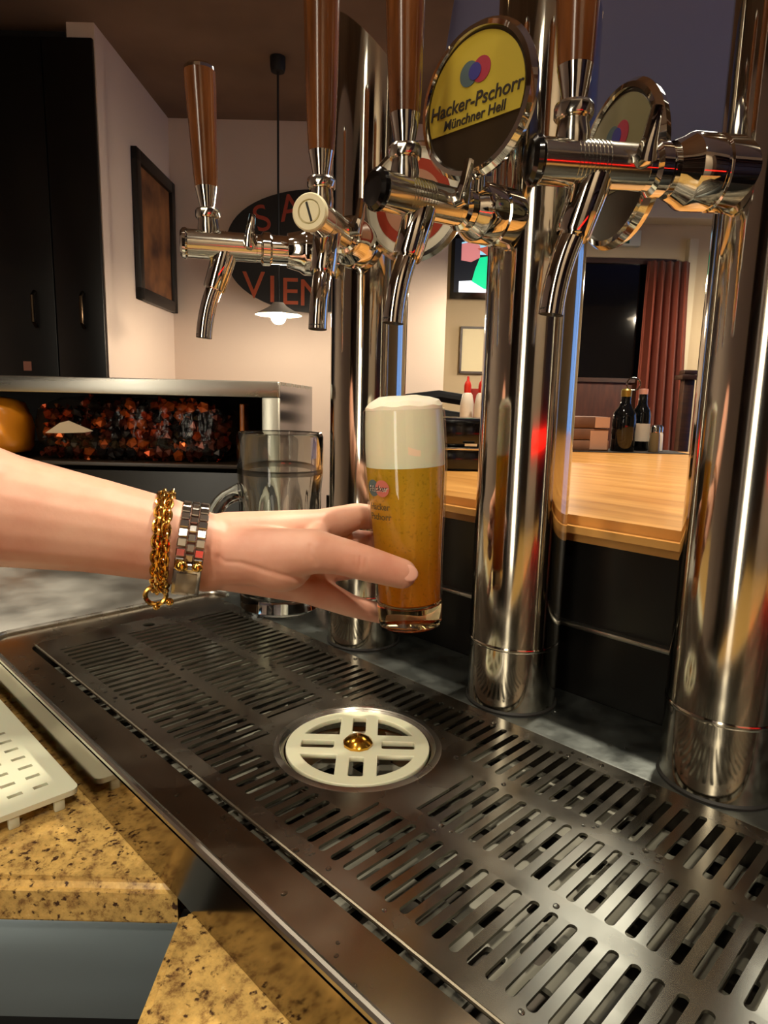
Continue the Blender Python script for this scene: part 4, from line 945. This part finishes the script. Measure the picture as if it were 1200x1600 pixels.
# thumb nail
td = (J['thtip']-J['thip']).normalized(); nrm = (Vector((0, 0, 0.5)) + UW(0.0, -1.0)).normalized(); nrm = (nrm-td*nrm.dot(td)).normalized(); sd = td.cross(nrm)
bm = BM(); Mn = Matrix((td, sd, nrm)).transposed().to_4x4(); Mn.translation = J['thtip']+nrm*0.0083-J['elbow']+td*0.0022
ball(bm, (0, 0, 0), 1.0, (0.0064, 0.0056, 0.0014), u=16, v=10); bmesh.ops.transform(bm, matrix=Mn, verts=bm.verts[:]); obj('thumb_nail', bm, nail_m, arm)

# bracelet and watch: rings around the wrist
def ring_frame(s, tilt):
    c = J['fore3'].lerp(J['wrist'], s); a = (AX_ + Vector((0, 0, 1))*tilt).normalized()
    e1 = (Vector((0, 0, 1))-a*a.z).normalized(); e2 = a.cross(e1)
    return c, a, e1, e2
# watch
wt = thing('wrist_watch', 'silver and gold link watch on the wrist', 'watch', J['wrist'])
c, a, e1, e2 = ring_frame(0.62, 0.10)
n = 30; Rw = 0.0290
lm = BM(); box(lm, -0.0028, 0.0028, -0.0027, 0.0027, -0.0011, 0.0011, 0.0006, 1); link_small = mesh_of('band_link', lm); link_small.materials.append(silver)
lm = BM(); box(lm, -0.0024, 0.0024, -0.0024, 0.0024, -0.0012, 0.0012, 0.0006, 1); link_gold = mesh_of('band_link_centre', lm); link_gold.materials.append(silver)
def ring_pt(th, R1, off): return c + R1*(math.cos(th)*e1 + math.sin(th)*e2) + a*off
front = math.atan2((-c+Vector((0, 0, 0.245))).dot(e2), (-c+Vector((0, 0, 0.245))).dot(e1))
for i in range(n):
    th = 2*PI*i/n
    dth = (th-front-0.75 + PI) % (2*PI) - PI
    if abs(dth) < 0.42: continue
    for k, off in enumerate((-0.0056, 0.0, 0.0056)):
        tg = -math.sin(th)*e1 + math.cos(th)*e2; nr = math.cos(th)*e1 + math.sin(th)*e2
        shift = 0.5 if k == 1 else 0.0
        th2 = th+shift*2*PI/n; tg = -math.sin(th2)*e1 + math.cos(th2)*e2; nr = math.cos(th2)*e1 + math.sin(th2)*e2
        Mx = Matrix((a, tg, nr)).transposed().to_4x4(); Mx.translation = ring_pt(th2, Rw, off)-J['wrist']
        o = link('band_link', link_gold if k == 1 else link_small, None, wt); o.matrix_local = Mx
th = front+0.75; tg = -math.sin(th)*e1 + math.cos(th)*e2; nr = math.cos(th)*e1 + math.sin(th)*e2
Mx = Matrix((a, tg, nr)).transposed().to_4x4(); Mx.translation = ring_pt(th, Rw+0.0012, 0)-J['wrist']
bm = BM(); box(bm, -0.0085, 0.0085, -0.0115, 0.0115, -0.0022, 0.0022, 0.0012); o = obj('case', bm, silver, wt); o.matrix_local = Mx
bm = BM(); box(bm, -0.0062, 0.0062, -0.0085, 0.0085, 0.0022, 0.0028, 0.0004); o = obj('dial', bm, mat('watch_dial', (150, 140, 120), 0.2, 0.3), wt); o.matrix_local = Mx
bm = BM(); ball(bm, (-0.004, 0.0135 if True else 0, 0.002), 0.0042, (1, 0.9, 0.7)); ball(bm, (0.0055, 0.0125, 0.002), 0.0034, (0.8, 1.2, 0.7)); 
bm2 = BM(); 
for sx, rr2 in ((-0.004, 0.0042), (0.0055, 0.0034)): ball(bm2, (sx, -0.0135, 0.0015), rr2, (1, 0.9, 0.7))
o = obj('gold_lug', bm2, gold, wt); o.matrix_local = Mx; bm.free()
# chain bracelet
bt_ = thing('chain_bracelet', 'gold chain bracelet with dangling clasp next to the watch', 'bracelet', J['fore3'])
c, a, e1, e2 = ring_frame(-0.02, 0.16)
lm = BM(); loop_tube(lm, [(0.0034*math.cos(q)*1.35, 0.0024*math.sin(q), 0) for q in [2*PI*i/14 for i in range(14)]], 0.00095, 7); cl = mesh_of('chain_link', lm); cl.materials.append(gold)
n = 40; Rb = 0.0302
for off, ph in ((-0.0018, 0), (0.0032, 0.5)):
    for i in range(n):
        th = 2*PI*(i+ph)/n
        tg = -math.sin(th)*e1 + math.cos(th)*e2; nr = math.cos(th)*e1 + math.sin(th)*e2
        Rr = Rb + 0.0035*max(0, -math.cos(th))**3
        Mx = Matrix((tg, a if i % 2 else (a*0.5+nr*0.85).normalized(), tg.cross(a if i % 2 else (a*0.5+nr*0.85).normalized()))).transposed().to_4x4()
        Mx.translation = c + Rr*nr + a*off - J['fore3']
        o = link('chain_link', cl, None, bt_); o.matrix_local = Mx
cb0 = c - e1*(Rb+0.0075)
bm = BM(); loop_tube(bm, [cb0 - J['fore3'] + a*(0.0065*math.cos(q)-0.002) - e1*(0.006*math.sin(q)) for q in [2*PI*i/18 for i in range(18)]], 0.0016, 8); obj('clasp_ring', bm, gold, bt_)
bm = BM(); ball(bm, cb0-J['fore3']+a*0.007-e1*0.004, 0.0026); ball(bm, cb0-J['fore3']-a*0.001-e1*0.0075, 0.0024); obj('clasp_bead', bm, gold, bt_)
